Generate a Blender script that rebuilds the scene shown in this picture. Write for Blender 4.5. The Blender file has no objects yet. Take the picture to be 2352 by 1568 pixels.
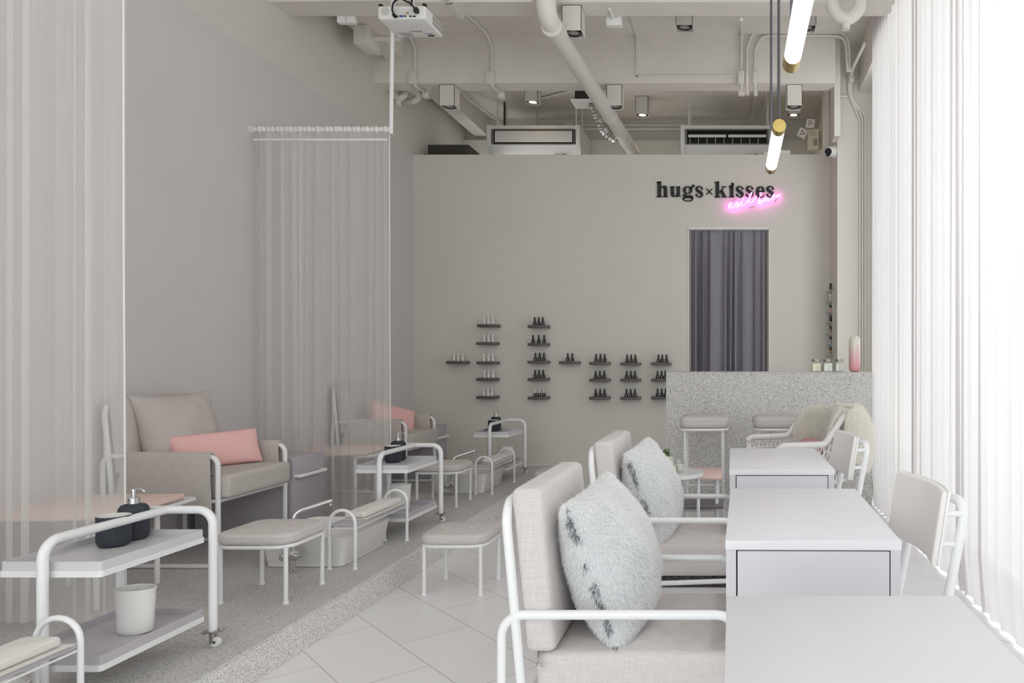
import bpy, bmesh, math, random
from mathutils import Vector, Matrix, noise as mnoise
R = random.Random(7)
PI = math.pi
sc = bpy.context.scene
C = sc.collection

# ------------------------------------------------------------------ camera, world, exposure
CAMZ, FPX, VX, VY = 1.17, 1700.0, 1684.0, 832.0      # eye height, focal length and vanishing point in pixels of the 2352x1568 frame
cd = bpy.data.cameras.new('camera')
cam = bpy.data.objects.new('camera', cd); C.objects.link(cam)
cam.location = (0, 0, CAMZ); cam.rotation_euler = (PI/2, 0, 0)
cd.sensor_width = 36; cd.lens = FPX/2352*36
cd.shift_x = -(VX-1176)/2352; cd.shift_y = (VY-784)/2352
cd.clip_start = .02; cd.clip_end = 200
sc.camera = cam
w = bpy.data.worlds.new('daylight'); sc.world = w; w.use_nodes = True
WB = w.node_tree.nodes['Background']
WB.inputs[0].default_value = (.94, .97, 1, 1); WB.inputs[1].default_value = 2.1
sc.view_settings.view_transform = 'Standard'; sc.view_settings.look = 'None'
sc.view_settings.gamma = 1; sc.view_settings.exposure = 0.19
sc.view_settings.use_curve_mapping = False
sc.cycles.use_denoising = True
sc.cycles.max_bounces = 10; sc.cycles.diffuse_bounces = 6; sc.cycles.transparent_max_bounces = 40
sc.cycles.caustics_reflective = False; sc.cycles.caustics_refractive = False
sc.cycles.sample_clamp_indirect = 6

# daylight through the glazed shopfront behind the camera and the curtained window wall
def area(name, loc, rot, sx, sy, power, col):
    l = bpy.data.lights.new(name, 'AREA'); l.shape = 'RECTANGLE'; l.size = sx; l.size_y = sy
    l.energy = power; l.color = col
    o = bpy.data.objects.new(name, l); C.objects.link(o); o.location = loc; o.rotation_euler = rot
    return o
area('daylight_shopfront', (-1.0, -2.35, 1.95), (PI/2, 0, 0), 4.2, 3.4, 38, (.97, .985, 1))
area('daylight_window', (1.75, 2.4, 2.0), (0, PI/2, 0), 3.8, 7.6, 108, (.975, 1, 1))

# ------------------------------------------------------------------ helpers
def lin(h):
    h = h.lstrip('#'); v = [int(h[i:i+2], 16)/255 for i in (0, 2, 4)]
    return tuple((c/12.92 if c <= .04045 else ((c+.055)/1.055)**2.4) for c in v) + (1,)

def new_mat(name):
    m = bpy.data.materials.new(name); m.use_nodes = True
    return m, m.node_tree, m.node_tree.nodes['Principled BSDF']

def mat(name, hexc, rough=.5, metal=0, bump=0, bscale=200, vary=0, vscale=3, coat=0, spec=.5):
    m, nt, p = new_mat(name); c = lin(hexc)
    p.inputs['Base Color'].default_value = c; p.inputs['Roughness'].default_value = rough
    p.inputs['Metallic'].default_value = metal; p.inputs['Specular IOR Level'].default_value = spec
    if coat: p.inputs['Coat Weight'].default_value = coat; p.inputs['Coat Roughness'].default_value = .08
    if bump or vary: tc = nt.nodes.new('ShaderNodeTexCoord')
    if vary:
        n = nt.nodes.new('ShaderNodeTexNoise'); n.inputs['Scale'].default_value = vscale; n.inputs['Detail'].default_value = 5
        nt.links.new(tc.outputs['Object'], n.inputs['Vector'])
        r = nt.nodes.new('ShaderNodeValToRGB'); r.color_ramp.elements[0].position = .3; r.color_ramp.elements[1].position = .7
        r.color_ramp.elements[0].color = tuple(x*(1-vary) for x in c[:3]) + (1,)
        r.color_ramp.elements[1].color = tuple(min(1, x*(1+vary)) for x in c[:3]) + (1,)
        nt.links.new(n.outputs['Fac'], r.inputs['Fac']); nt.links.new(r.outputs['Color'], p.inputs['Base Color'])
    if bump:
        n = nt.nodes.new('ShaderNodeTexNoise'); n.inputs['Scale'].default_value = bscale; n.inputs['Detail'].default_value = 3
        nt.links.new(tc.outputs['Object'], n.inputs['Vector'])
        b = nt.nodes.new('ShaderNodeBump'); b.inputs['Strength'].default_value = bump; b.inputs['Distance'].default_value = .004
        nt.links.new(n.outputs['Fac'], b.inputs['Height']); nt.links.new(b.outputs['Normal'], p.inputs['Normal'])
    return m

def fabric(name, hexc, contrast=.13, s=420):
    # heathered linen: two crossed stretched noises for warp and weft
    m, nt, p = new_mat(name); c = lin(hexc); p.inputs['Roughness'].default_value = .92
    p.inputs['Specular IOR Level'].default_value = .15
    tc = nt.nodes.new('ShaderNodeTexCoord'); outs = []
    for sv in ((s, s, s*.06), (s*.06, s*.06, s)):
        mp = nt.nodes.new('ShaderNodeMapping'); mp.inputs['Scale'].default_value = sv
        nt.links.new(tc.outputs['Object'], mp.inputs['Vector'])
        n = nt.nodes.new('ShaderNodeTexNoise'); n.inputs['Scale'].default_value = 1; n.inputs['Detail'].default_value = 2
        nt.links.new(mp.outputs['Vector'], n.inputs['Vector']); outs.append(n)
    mx = nt.nodes.new('ShaderNodeMath'); mx.operation = 'ADD'
    nt.links.new(outs[0].outputs['Fac'], mx.inputs[0]); nt.links.new(outs[1].outputs['Fac'], mx.inputs[1])
    r = nt.nodes.new('ShaderNodeValToRGB'); r.color_ramp.elements[0].position = .3; r.color_ramp.elements[1].position = .75
    hf = nt.nodes.new('ShaderNodeMath'); hf.operation = 'MULTIPLY'; hf.inputs[1].default_value = .5
    nt.links.new(mx.outputs[0], hf.inputs[0]); nt.links.new(hf.outputs[0], r.inputs['Fac'])
    r.color_ramp.elements[0].color = tuple(x*(1-contrast) for x in c[:3]) + (1,)
    r.color_ramp.elements[1].color = tuple(min(1, x*(1+contrast)) for x in c[:3]) + (1,)
    nt.links.new(r.outputs['Color'], p.inputs['Base Color'])
    b = nt.nodes.new('ShaderNodeBump'); b.inputs['Strength'].default_value = .35; b.inputs['Distance'].default_value = .002
    nt.links.new(mx.outputs[0], b.inputs['Height']); nt.links.new(b.outputs['Normal'], p.inputs['Normal'])
    return m

def granite(name, base, dark, light, scale=260, rough=.6):
    m, nt, p = new_mat(name); p.inputs['Roughness'].default_value = rough
    tc = nt.nodes.new('ShaderNodeTexCoord')
    v = nt.nodes.new('ShaderNodeTexVoronoi'); v.inputs['Scale'].default_value = scale
    n = nt.nodes.new('ShaderNodeTexNoise'); n.inputs['Scale'].default_value = 2.2; n.inputs['Detail'].default_value = 4
    for q in (v, n): nt.links.new(tc.outputs['Object'], q.inputs['Vector'])
    sep = nt.nodes.new('ShaderNodeSeparateColor'); nt.links.new(v.outputs['Color'], sep.inputs[0])
    r = nt.nodes.new('ShaderNodeValToRGB'); e = r.color_ramp.elements
    e[0].position = 0; e[0].color = lin(dark); e[1].position = 1; e[1].color = lin(light)
    q = e.new(.22); q.color = lin(dark); q = e.new(.38); q.color = lin(base); q = e.new(.72); q.color = lin(base)
    nt.links.new(sep.outputs[0], r.inputs['Fac'])
    mx = nt.nodes.new('ShaderNodeMix'); mx.data_type = 'RGBA'; mx.blend_type = 'SOFT_LIGHT'; mx.inputs[0].default_value = .25
    nt.links.new(r.outputs['Color'], mx.inputs[6]); nt.links.new(n.outputs['Fac'], mx.inputs[7])
    nt.links.new(mx.outputs[2], p.inputs['Base Color'])
    return m

def sheer(name, hexc, opacity, trans=.5):
    m = bpy.data.materials.new(name); m.use_nodes = True; nt = m.node_tree; nt.nodes.clear()
    out = nt.nodes.new('ShaderNodeOutputMaterial'); tr = nt.nodes.new('ShaderNodeBsdfTransparent')
    d = nt.nodes.new('ShaderNodeBsdfDiffuse'); t = nt.nodes.new('ShaderNodeBsdfTranslucent')
    d.inputs['Color'].default_value = lin(hexc); t.inputs['Color'].default_value = lin(hexc)
    a = nt.nodes.new('ShaderNodeMixShader'); a.inputs[0].default_value = trans
    nt.links.new(d.outputs[0], a.inputs[1]); nt.links.new(t.outputs[0], a.inputs[2])
    b = nt.nodes.new('ShaderNodeMixShader')
    # weave: fine threads running down the cloth vary how much light passes
    tc = nt.nodes.new('ShaderNodeTexCoord'); mp = nt.nodes.new('ShaderNodeMapping'); mp.inputs['Scale'].default_value = (160, 160, 1.5)
    n = nt.nodes.new('ShaderNodeTexNoise'); n.inputs['Scale'].default_value = 1; n.inputs['Detail'].default_value = 2
    nt.links.new(tc.outputs['Object'], mp.inputs['Vector']); nt.links.new(mp.outputs['Vector'], n.inputs['Vector'])
    mr = nt.nodes.new('ShaderNodeMapRange'); mr.inputs[1].default_value = .3; mr.inputs[2].default_value = .7
    mr.inputs[3].default_value = opacity-.015; mr.inputs[4].default_value = min(1, opacity+.015)
    nt.links.new(n.outputs['Fac'], mr.inputs[0]); nt.links.new(mr.outputs[0], b.inputs[0])
    nt.links.new(tr.outputs[0], b.inputs[1]); nt.links.new(a.outputs[0], b.inputs[2])
    nt.links.new(b.outputs[0], out.inputs['Surface'])
    return m

def emit(name, hexc, strength):
    m = bpy.data.materials.new(name); m.use_nodes = True; nt = m.node_tree; nt.nodes.clear()
    out = nt.nodes.new('ShaderNodeOutputMaterial'); e = nt.nodes.new('ShaderNodeEmission')
    e.inputs[0].default_value = lin(hexc); e.inputs[1].default_value = strength
    nt.links.new(e.outputs[0], out.inputs['Surface']); return m

def glassy(name, tint='ffffff', gloss=.12):
    m = bpy.data.materials.new(name); m.use_nodes = True; nt = m.node_tree; nt.nodes.clear()
    out = nt.nodes.new('ShaderNodeOutputMaterial'); tr = nt.nodes.new('ShaderNodeBsdfTransparent'); g = nt.nodes.new('ShaderNodeBsdfGlossy')
    tr.inputs[0].default_value = lin(tint); g.inputs['Roughness'].default_value = .03
    b = nt.nodes.new('ShaderNodeMixShader'); b.inputs[0].default_value = gloss
    nt.links.new(tr.outputs[0], b.inputs[1]); nt.links.new(g.outputs[0], b.inputs[2]); nt.links.new(b.outputs[0], out.inputs['Surface'])
    return m

def fillet(pts, r, n=7, closed=False):
    P = [Vector(p) for p in pts]; N = len(P); out = []
    for i, p in enumerate(P):
        if not closed and i in (0, N-1): out.append(p); continue
        a, b = P[i-1], P[(i+1) % N]
        u, v = (a-p), (b-p); lu, lv = u.length, v.length; u.normalize(); v.normalize()
        ang = u.angle(v)
        if ang > 3.1: out.append(p); continue
        d = min(r/math.tan(ang/2), lu*.49, lv*.49); rr = d*math.tan(ang/2)
        c = p + (u+v).normalized()*(rr/math.sin(ang/2))
        s, e = p+u*d-c, p+v*d-c; tot = s.angle(e)
        for k in range(n+1):
            t = k/n; q = (s*math.sin((1-t)*tot)+e*math.sin(t*tot))/math.sin(tot); out.append(c+q)
    return out

def smooth(pts, n=6, closed=False):
    P = [Vector(p) for p in pts]; N = len(P); out = []
    rng = range(N) if closed else range(N-1)
    for i in rng:
        p0 = P[i-1] if (closed or i) else P[0]; p1 = P[i]; p2 = P[(i+1) % N]; p3 = P[(i+2) % N] if (closed or i+2 < N) else P[-1]
        for k in range(n):
            t = k/n
            out.append(.5*((2*p1)+(p2-p0)*t+(2*p0-5*p1+4*p2-p3)*t*t+(3*p1-p0-3*p2+p3)*t**3))
    if not closed: out.append(P[-1])
    return out

class MB:
    def __init__(s): s.v = []; s.f = []; s.sm = []; s.mi = []; s.cur = 0
    def add(s, vs, fs, smooth=False):
        o = len(s.v); s.v += [tuple(v) for v in vs]
        for f in fs: s.f.append([i+o for i in f]); s.sm.append(smooth); s.mi.append(s.cur)
        return s
    def box(s, x0, x1, y0, y1, z0, z1, b=0, M=None):
        if b:
            b = min(b, (x1-x0)*.49, (y1-y0)*.49, (z1-z0)*.49)
            return s.rbox((x0+x1)/2, (y0+y1)/2, (z0+z1)/2, x1-x0, y1-y0, z1-z0, b, 2, M=M)
        vs = [Vector((x, y, z)) for z in (z0, z1) for y in (y0, y1) for x in (x0, x1)]
        if M: vs = [M @ v for v in vs]
        return s.add(vs, [(0, 2, 3, 1), (4, 5, 7, 6), (0, 1, 5, 4), (2, 6, 7, 3), (0, 4, 6, 2), (1, 3, 7, 5)])
    def rbox(s, cx, cy, cz, sx, sy, sz, r, seg=3, M=None, dome=0, fn=None):
        # box with rounded edges, optional pillowed faces
        def coords(L):
            h = L/2-r; a = [-h - r*math.cos(k*PI/2/seg) for k in range(seg)]
            mid = [-h + 2*h*k/4 for k in range(5)] if (dome or fn) else [-h, h]
            return a+mid+[-x for x in reversed(a)]
        ax = [coords(sx), coords(sy), coords(sz)]; hs = (sx/2-r, sy/2-r, sz/2-r); S = (sx/2, sy/2, sz/2)
        vs, fs, idx = [], [], {}
        def vert(p):
            k = tuple(round(c, 6) for c in p)
            if k in idx: return idx[k]
            q = Vector([max(-hs[i], min(hs[i], p[i])) for i in range(3)]); d = Vector(p)-q
            if d.length > 1e-9: q += d.normalized()*r
            if dome:
                u = [min(1, abs(q[i])/S[i]) for i in range(3)]
                q.z += dome*(1-u[0]**2)*(1-u[1]**2)*(1 if q.z > 0 else -.3)
            if fn: q = fn(q)
            q += Vector((cx, cy, cz))
            if M: q = M @ q
            idx[k] = len(vs); vs.append(q); return idx[k]
        for d in range(3):
            a, b = (d+1) % 3, (d+2) % 3
            for sg in (-1, 1):
                for i in range(len(ax[a])-1):
                    for j in range(len(ax[b])-1):
                        c4 = []
                        for (ii, jj) in ((i, j), (i+1, j), (i+1, j+1), (i, j+1)):
                            p = [0, 0, 0]; p[d] = sg*S[d]; p[a] = ax[a][ii]; p[b] = ax[b][jj]; c4.append(vert(p))
                        if len(set(c4)) > 2:
                            f = c4 if sg > 0 else c4[::-1]; g = []
                            for q in f:
                                if q not in g: g.append(q)
                            fs.append(g)
        return s.add(vs, fs, True)
    def tube(s, pts, r, n=10, closed=False, caps=True, rr=None):
        P = [Vector(p) for p in pts]; N = len(P)
        T = []
        for i in range(N):
            a = P[i-1] if (closed or i) else P[i]; b = P[(i+1) % N] if (closed or i < N-1) else P[i]
            t = (b-a); T.append(t.normalized() if t.length > 1e-9 else Vector((0, 0, 1)))
        u = T[0].orthogonal().normalized(); vs = []
        for i in range(N):
            u = u - T[i]*u.dot(T[i]); u.normalize(); v = T[i].cross(u)
            q = rr[i] if rr else r
            for k in range(n):
                a = 2*PI*k/n; vs.append(P[i]+(u*math.cos(a)+v*math.sin(a))*q)
        fs = []
        for i in range(N if closed else N-1):
            j = (i+1) % N
            off = 0
            if closed and j == 0:
                d = [(vs[k]-vs[i*n]).length for k in range(n)]; off = d.index(min(d))
            for k in range(n):
                fs.append((i*n+k, i*n+(k+1) % n, j*n+(k+1+off) % n, j*n+(k+off) % n))
        s.add(vs, fs, True)
        if not closed and caps:
            o = len(s.v)-len(vs)
            s.f.append([o+k for k in reversed(range(n))]); s.sm.append(False); s.mi.append(s.cur)
            s.f.append([o+(N-1)*n+k for k in range(n)]); s.sm.append(False); s.mi.append(s.cur)
        return s
    def cyl(s, a, b, r, n=14, r2=None):
        return s.tube([a, b], r, n, rr=[r, r if r2 is None else r2])
    def lathe(s, prof, c=(0, 0, 0), n=24, sx=1, sy=1, M=None, ang=None):
        cx, cy, cz = c; vs = []; m = len(prof)
        for k in range(n):
            a = 2*PI*k/n
            for (r, z) in prof:
                p = Vector((cx+r*sx*math.cos(a), cy+r*sy*math.sin(a), cz+z)); vs.append(M @ p if M else p)
        fs = []
        for k in range(n):
            for i in range(m-1):
                a, b = k*m+i, ((k+1) % n)*m+i
                fs.append((a, b, b+1, a+1))
        return s.add(vs, fs, True)
    def rings(s, rs, cap0=True, cap1=True, smooth=True):
        n = len(rs[0]); vs = [p for r in rs for p in r]; fs = []
        for i in range(len(rs)-1):
            for k in range(n): fs.append((i*n+k, i*n+(k+1) % n, (i+1)*n+(k+1) % n, (i+1)*n+k))
        if cap0: fs.append(tuple(reversed(range(n))))
        if cap1: fs.append(tuple((len(rs)-1)*n+k for k in range(n)))
        return s.add(vs, fs, smooth)
    def prism(s, poly, y0, y1, smooth=False):
        # polygon in x,z extruded along y
        n = len(poly); vs = [(p[0], y0, p[1]) for p in poly]+[(p[0], y1, p[1]) for p in poly]
        fs = [tuple(range(n)), tuple(reversed(range(n, 2*n)))]+[(k, k+n, (k+1) % n+n, (k+1) % n) for k in range(n)]
        return s.add(vs, fs, smooth)
    def strands(s, pts, length, width, rng, lean=.5, bend=None):
        for p, nrm in pts:
            t = nrm.orthogonal(); t.rotate(Matrix.Rotation(rng.random()*6.28, 3, nrm)); t.normalize()
            d = (nrm + Vector((rng.uniform(-1, 1), rng.uniform(-1, 1), rng.uniform(-1, 1)))*lean + (bend or Vector((0, 0, 0)))).normalized()
            L = length*rng.uniform(.6, 1.15); wv = d.cross(t)
            if wv.length < 1e-6: continue
            wv = wv.normalized()*width
            mid = p+d*L*.55; tip = p+(d+Vector((0, 0, -.35))+t*rng.uniform(-.3, .3)).normalized()*L
            o = len(s.v); s.v += [tuple(p-wv), tuple(p+wv), tuple(mid+wv*.7), tuple(mid-wv*.7), tuple(tip)]
            s.f += [[o, o+1, o+2, o+3], [o+3, o+2, o+4]]; s.sm += [True, True]; s.mi += [s.cur, s.cur]
        return s
    def mesh(s, name):
        me = bpy.data.meshes.new(name); me.from_pydata(s.v, [], s.f)
        me.polygons.foreach_set('use_smooth', s.sm); me.polygons.foreach_set('material_index', s.mi); me.update(); return me

def obj(name, mb, m, parent=None, fix=True):
    me = mb.mesh(name)
    if fix:
        b = bmesh.new(); b.from_mesh(me); bmesh.ops.recalc_face_normals(b, faces=b.faces); b.to_mesh(me); b.free()
    for q in (m if isinstance(m, (list, tuple)) else [m]): me.materials.append(q)
    try: me.set_sharp_from_angle(angle=math.radians(40))
    except Exception: pass
    o = bpy.data.objects.new(name, me); C.objects.link(o)
    if parent: o.parent = parent
    return o
def tag(o, label, cat, group=None):
    o['label'] = label; o['category'] = cat
    if group: o['group'] = group
    return o
def thing(name, label, cat, loc=(0, 0, 0), rz=0, group=None):
    o = bpy.data.objects.new(name, None); C.objects.link(o); o.empty_display_size = .05
    o.location = loc; o.rotation_euler = (0, 0, rz); return tag(o, label, cat, group)
def struct(name, mb, m):
    o = obj(name, mb, m); o['kind'] = 'structure'; return o
def dup(root, label, loc=None, rz=None, group=None):
    r = root.copy(); C.objects.link(r); r['label'] = label
    if group: r['group'] = group
    if loc is not None: r.location = loc
    if rz is not None: r.rotation_euler = (0, 0, rz)
    for ch in list(root.children):
        c = ch.copy(); C.objects.link(c); c.parent = r
        for g in list(ch.children):
            d = g.copy(); C.objects.link(d); d.parent = c
    return r
def rrect(w, d, r, z, n=6, cx=0, cy=0):
    out = []
    for (sx, sy, a0) in ((1, 1, 0), (-1, 1, PI/2), (-1, -1, PI), (1, -1, 1.5*PI)):
        for k in range(n+1):
            a = a0+k*PI/2/n
            out.append(Vector((cx+sx*(w/2-r)+r*math.cos(a), cy+sy*(d/2-r)+r*math.sin(a), z)))
    return out
def pad(mb, w, d, z0, h, rc, er, dome=.012, cx=0, cy=0):
    # upholstered pad: rounded-rectangle plan, eased edges, crowned top, seam groove under the top edge
    rs = []
    for k in range(4):
        a = k*PI/6; rs.append(rrect(w-2*er*(1-math.sin(a)), d-2*er*(1-math.sin(a)), max(.004, rc-er*(1-math.sin(a))), z0+er*(1-math.cos(a)), 6, cx, cy))
    zt = z0+h
    rs.append(rrect(w, d, rc, zt-er*1.1, 6, cx, cy)); rs.append(rrect(w-.003, d-.003, rc, zt-er, 6, cx, cy)); rs.append(rrect(w, d, rc, zt-er*.9, 6, cx, cy))
    for k in range(1, 4):
        a = k*PI/6; e = er*(1-math.cos(a)); rs.append(rrect(w-2*e, d-2*e, max(.004, rc-e), zt-er+er*math.sin(a), 6, cx, cy))
    w1, d1 = w-2*er, d-2*er
    for f in (.8, .5, .2):
        rs.append(rrect(w1*f, d1*f, max(.003, (rc-er)*f), zt+dome*(1-f*f), 6, cx, cy))
    mb.rings(rs); return mb
def pillow(mb, a, b, t, M, pinch=.10, wr=.006, seed=0, n=22, e=.5, box=False):
    # throw pillow: two domed faces meeting in a seam with drawn-in sides and pulled corners
    vs, fs = [], []
    def P(i, j, sg):
        u = math.sin((i/n-.5)*PI); v = math.sin((j/n-.5)*PI)
        x = a*u*(1-pinch*(1-v*v)); y = b*v*(1-pinch*(1-u*u))
        h = max(0, (1-u*u)*(1-v*v))**e
        z = sg*t*h
        q = mnoise.noise(Vector((x*11+seed, y*11, sg*3)))*wr + mnoise.noise(Vector((x*27+seed, y*27, sg*7)))*wr*.4
        z += q*min(1, h*2)*sg
        return M @ Vector((x, y, z))
    for sg in (1, -1):
        o = len(vs)
        for i in range(n+1):
            for j in range(n+1): vs.append(P(i, j, sg))
        for i in range(n):
            for j in range(n):
                q = (o+i*(n+1)+j, o+(i+1)*(n+1)+j, o+(i+1)*(n+1)+j+1, o+i*(n+1)+j+1)
                fs.append(q if sg > 0 else q[::-1])
    mb.add(vs, fs, True); return mb
def frame_matrix(c, u, v):
    u = Vector(u).normalized(); v = Vector(v); v = (v-u*v.dot(u)).normalized(); n = u.cross(v)
    return Matrix.Translation(Vector(c)) @ Matrix((u, v, n)).transposed().to_4x4()
def surface_points(mb, count, rng):
    tri = []; tot = 0
    V = [Vector(v) for v in mb.v]
    for f in mb.f:
        for k in range(1, len(f)-1):
            a, b, c = V[f[0]], V[f[k]], V[f[k+1]]; n = (b-a).cross(c-a); A = n.length
            if A > 1e-10: tot += A; tri.append((tot, a, b, c, n.normalized()))
    out = []; i = 0
    st = tot/count; x = st*rng.random()
    for (acc, a, b, c, n) in tri:
        while x < acc:
            r1, r2 = rng.random(), rng.random()
            if r1+r2 > 1: r1, r2 = 1-r1, 1-r2
            out.append((a+(b-a)*r1+(c-a)*r2, n)); x += st
    return out

# ------------------------------------------------------------------ materials
M = {}
M['wall'] = mat('wall_paint', 'd9d5cd', .85, bump=.05, bscale=60, vary=.015)
M['lilac'] = mat('lilac_grey_paint', 'd4cfcf', .85, bump=.05, bscale=60, vary=.015)
M['conc'] = mat('painted_concrete', 'e0dbd3', .85, bump=.35, bscale=22, vary=.03, vscale=6)
M['white'] = mat('white_powder_coat', 'e9e9ea', .28, coat=.3)
M['plastic'] = mat('white_plastic', 'e4e3e0', .4)
M['pipe'] = mat('white_painted_pipe', 'dedad4', .5)
M['desk'] = mat('pale_grey_laminate', 'e0dfe4', .42, vary=.012, vscale=5)
M['drawer'] = mat('grey_laminate', 'cbcacf', .42, vary=.01, vscale=5)
M['gap'] = mat('shadow_gap_black', '1a171a', .9)
M['linen'] = fabric('light_grey_linen', 'd0cac8')
M['linen2'] = fabric('taupe_linen', 'c6bfba')
M['pink'] = fabric('pink_cotton', 'efbfbc', .05)
M['peach'] = mat('peach_lacquer', 'f0d2c8', .4)
M['slate'] = mat('slate_lacquer', '7a737b', .3)
M['trayL'] = mat('light_grey_lacquer', 'cfcdd0', .35)
M['trayD'] = mat('mid_grey_lacquer', 'bab6bb', .35)
M['cab'] = mat('mauve_grey_lacquer', 'b3aeb4', .5)
M['under'] = mat('dark_mauve_lacquer', '635e64', .6)
M['shelf'] = mat('dark_taupe_lacquer', '5d5256', .45)
M['black'] = mat('black_plastic', '0c0c0d', .3)
M['charcoal'] = mat('charcoal_soft_touch', '2e323b', .6)
M['chrome'] = mat('chrome', 'd8d8da', .12, metal=1)
M['steel'] = mat('brushed_steel', 'b9b4ac', .3, metal=1)
M['brass'] = mat('polished_brass', 'c3ab6a', .2, metal=1)
M['rod'] = mat('dark_grey_rod', '55555a', .4, metal=.3)
M['vinyl'] = mat('white_vinyl', 'e3e1dc', .45)
M['greyvinyl'] = mat('pale_grey_vinyl', 'e6e2df', .5)
M['ceram'] = mat('white_ceramic', 'e6e4e1', .3)
M['granite'] = granite('counter_granite', 'd3d1ce', '9f9c99', 'ece9e6', 240, .5)
M['gfloor'] = granite('platform_granite', 'cfcdcb', 'a9a6a4', 'e0deda', 330, .7)
M['gedge_lit'] = granite('window_lit_edge_granite', 'e6e4e1', 'b9b6b2', 'f2f0ed', 260, .6)  # platform stone, colour lightened to paint in window light on the step edge
M['sheerL'] = sheer('sheer_voile', 'f0efed', .45, .5)
M['sheerR'] = sheer('window_voile', 'ece8e8', .93, .20)
M['curtain'] = mat('charcoal_curtain_cloth', '87828c', .6, bump=.08, bscale=400)
M['dark'] = mat('dark_metal', '3b3935', .6)
M['alu'] = mat('crinkled_aluminium', 'c4c2bf', .25, metal=1, bump=.8, bscale=120)
M['cord'] = mat('black_cable', '121112', .5)
M['rug'] = mat('charcoal_shag', '4a484b', .95)
M['glass'] = glassy('clear_glass', 'fafcfb', .08)
M['pane'] = glassy('window_glass', 'fafcfb', .05)
M['wick'] = mat('white_wicker', 'e6e4e2', .5)
M['cream'] = mat('cream_wax', 'f6ecd4', .6)
M['mint'] = mat('pale_mint_wax', 'f0f1e8', .6)
M['bead'] = mat('textured_cream_pot', 'd9d0c2', .8, bump=1, bscale=160)
M['green'] = mat('succulent_green', '5f7048', .6)
def hair(name, hexc):
    m = bpy.data.materials.new(name); m.use_nodes = True; nt = m.node_tree; nt.nodes.clear()
    out = nt.nodes.new('ShaderNodeOutputMaterial'); d = nt.nodes.new('ShaderNodeBsdfDiffuse'); t = nt.nodes.new('ShaderNodeBsdfTranslucent')
    d.inputs[0].default_value = t.inputs[0].default_value = lin(hexc); a = nt.nodes.new('ShaderNodeMixShader'); a.inputs[0].default_value = .45
    nt.links.new(d.outputs[0], a.inputs[1]); nt.links.new(t.outputs[0], a.inputs[2]); nt.links.new(a.outputs[0], out.inputs['Surface']); return m
M['wool'] = hair('cream_sheepskin', 'fffdf8')
M['fur'] = hair('white_fur', 'f8f8f8')
M['furbase'] = mat('grey_fur_backing', 'd2d4d7', .95)
M['tube_on'] = emit('lit_tube', 'f9fbff', 20)
M['spot_on'] = emit('lit_lamp', 'ffdca8', 14)
M['neon'] = emit('pink_neon', 'ff62de', 22)
M['lens'] = mat('lamp_lens', '9a9794', .2)
# ------------------------------------------------------------------ the setting
XL, YB, ZP, XE = -3.245, 7.51, .123, -1.745        # left wall, back wall, platform height, platform edge
ZS, ZT, YF = 4.14, 3.277, 9.06                      # slab, partition top, far wall
def tiles():
    m, nt, p = new_mat('diagonal_floor_tiles'); p.inputs['Roughness'].default_value = .32
    tc = nt.nodes.new('ShaderNodeTexCoord'); mp = nt.nodes.new('ShaderNodeMapping')
    mp.inputs['Rotation'].default_value = (0, 0, PI/4); mp.inputs['Location'].default_value = (.135, -.287, 0)
    b = nt.nodes.new('ShaderNodeTexBrick'); b.inputs['Scale'].default_value = 1; b.inputs['Brick Width'].default_value = .6032
    b.inputs['Row Height'].default_value = .3016; b.inputs['Mortar Size'].default_value = .0022; b.inputs['Mortar Smooth'].default_value = .2
    b.inputs['Color1'].default_value = lin('efedef'); b.inputs['Color2'].default_value = lin('ecebec'); b.inputs['Mortar'].default_value = lin('c2bbae')
    nt.links.new(tc.outputs['Object'], mp.inputs['Vector']); nt.links.new(mp.outputs['Vector'], b.inputs['Vector'])
    nt.links.new(b.outputs['Color'], p.inputs['Base Color'])
    bp = nt.nodes.new('ShaderNodeBump'); bp.inputs['Strength'].default_value = .4; bp.inputs['Distance'].default_value = .002; bp.invert = True
    nt.links.new(b.outputs['Fac'], bp.inputs['Height']); nt.links.new(bp.outputs['Normal'], p.inputs['Normal'])
    return m
struct('floor', MB().box(-3.4, 1.5, -2.1, 9.2, -.1, 0), tiles())
f = MB().box(XL-.05, XE-.006, -2.0, YB, .0005, ZP)
f.cur = 1; f.box(XE-.022, XE, -2.0, YB, .0005, ZP-.004); f.box(XE-.024, XE+.001, -2.0, YB, ZP-.006, ZP+.0008)
struct('floor_platform', f, [M['gfloor'], M['gedge_lit']])
struct('wall_left', MB().box(XL-.16, XL, -2.1, YB+.12, 0, ZT), M['lilac'])
struct('wall_left_upper', MB().box(XL-.17, XL-.012, -2.1, YF+.1, ZT, ZS), M['wall'])
dx0, dx1, dz = -.455, .367, 2.526
g = MB().box(XL, dx0, YB, YB+.12, 0, ZT).box(dx1, 1.40, YB, YB+.12, 0, ZT).box(dx0, dx1, YB, YB+.12, dz, ZT)
struct('wall_back', g, M['wall'])
struct('wall_far', MB().box(-3.4, 1.5, YF, YF+.1, 0, ZS).box(-3.3, 1.4, YF-.10, YF, 0, 3.86), M['wall'])
struct('ceiling', MB().box(-3.4, 1.5, -2.1, YF+.1, ZS, ZS+.15), M['conc'])
struct('ceiling_beam', MB().box(XL-.02, .93, 6.72, 6.91, 3.705, ZS), M['conc'])
struct('ceiling_beam', MB().box(XL-.02, 1.40, 5.21, 5.42, 3.705, ZS), M['conc'])
struct('ceiling_beam', MB().box(-3.14, -2.975, -2.0, YF, 3.915, ZS), M['conc'])
struct('ceiling_beam', MB().box(1.18, 1.40, -2.0, 7.1, 3.72, ZS), M['conc'])
struct('column', MB().box(.985, 1.40, 7.0, YB, 0, ZS).box(.93, .985, 6.8, 7.0, 3.25, ZS), M['wall'])
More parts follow.
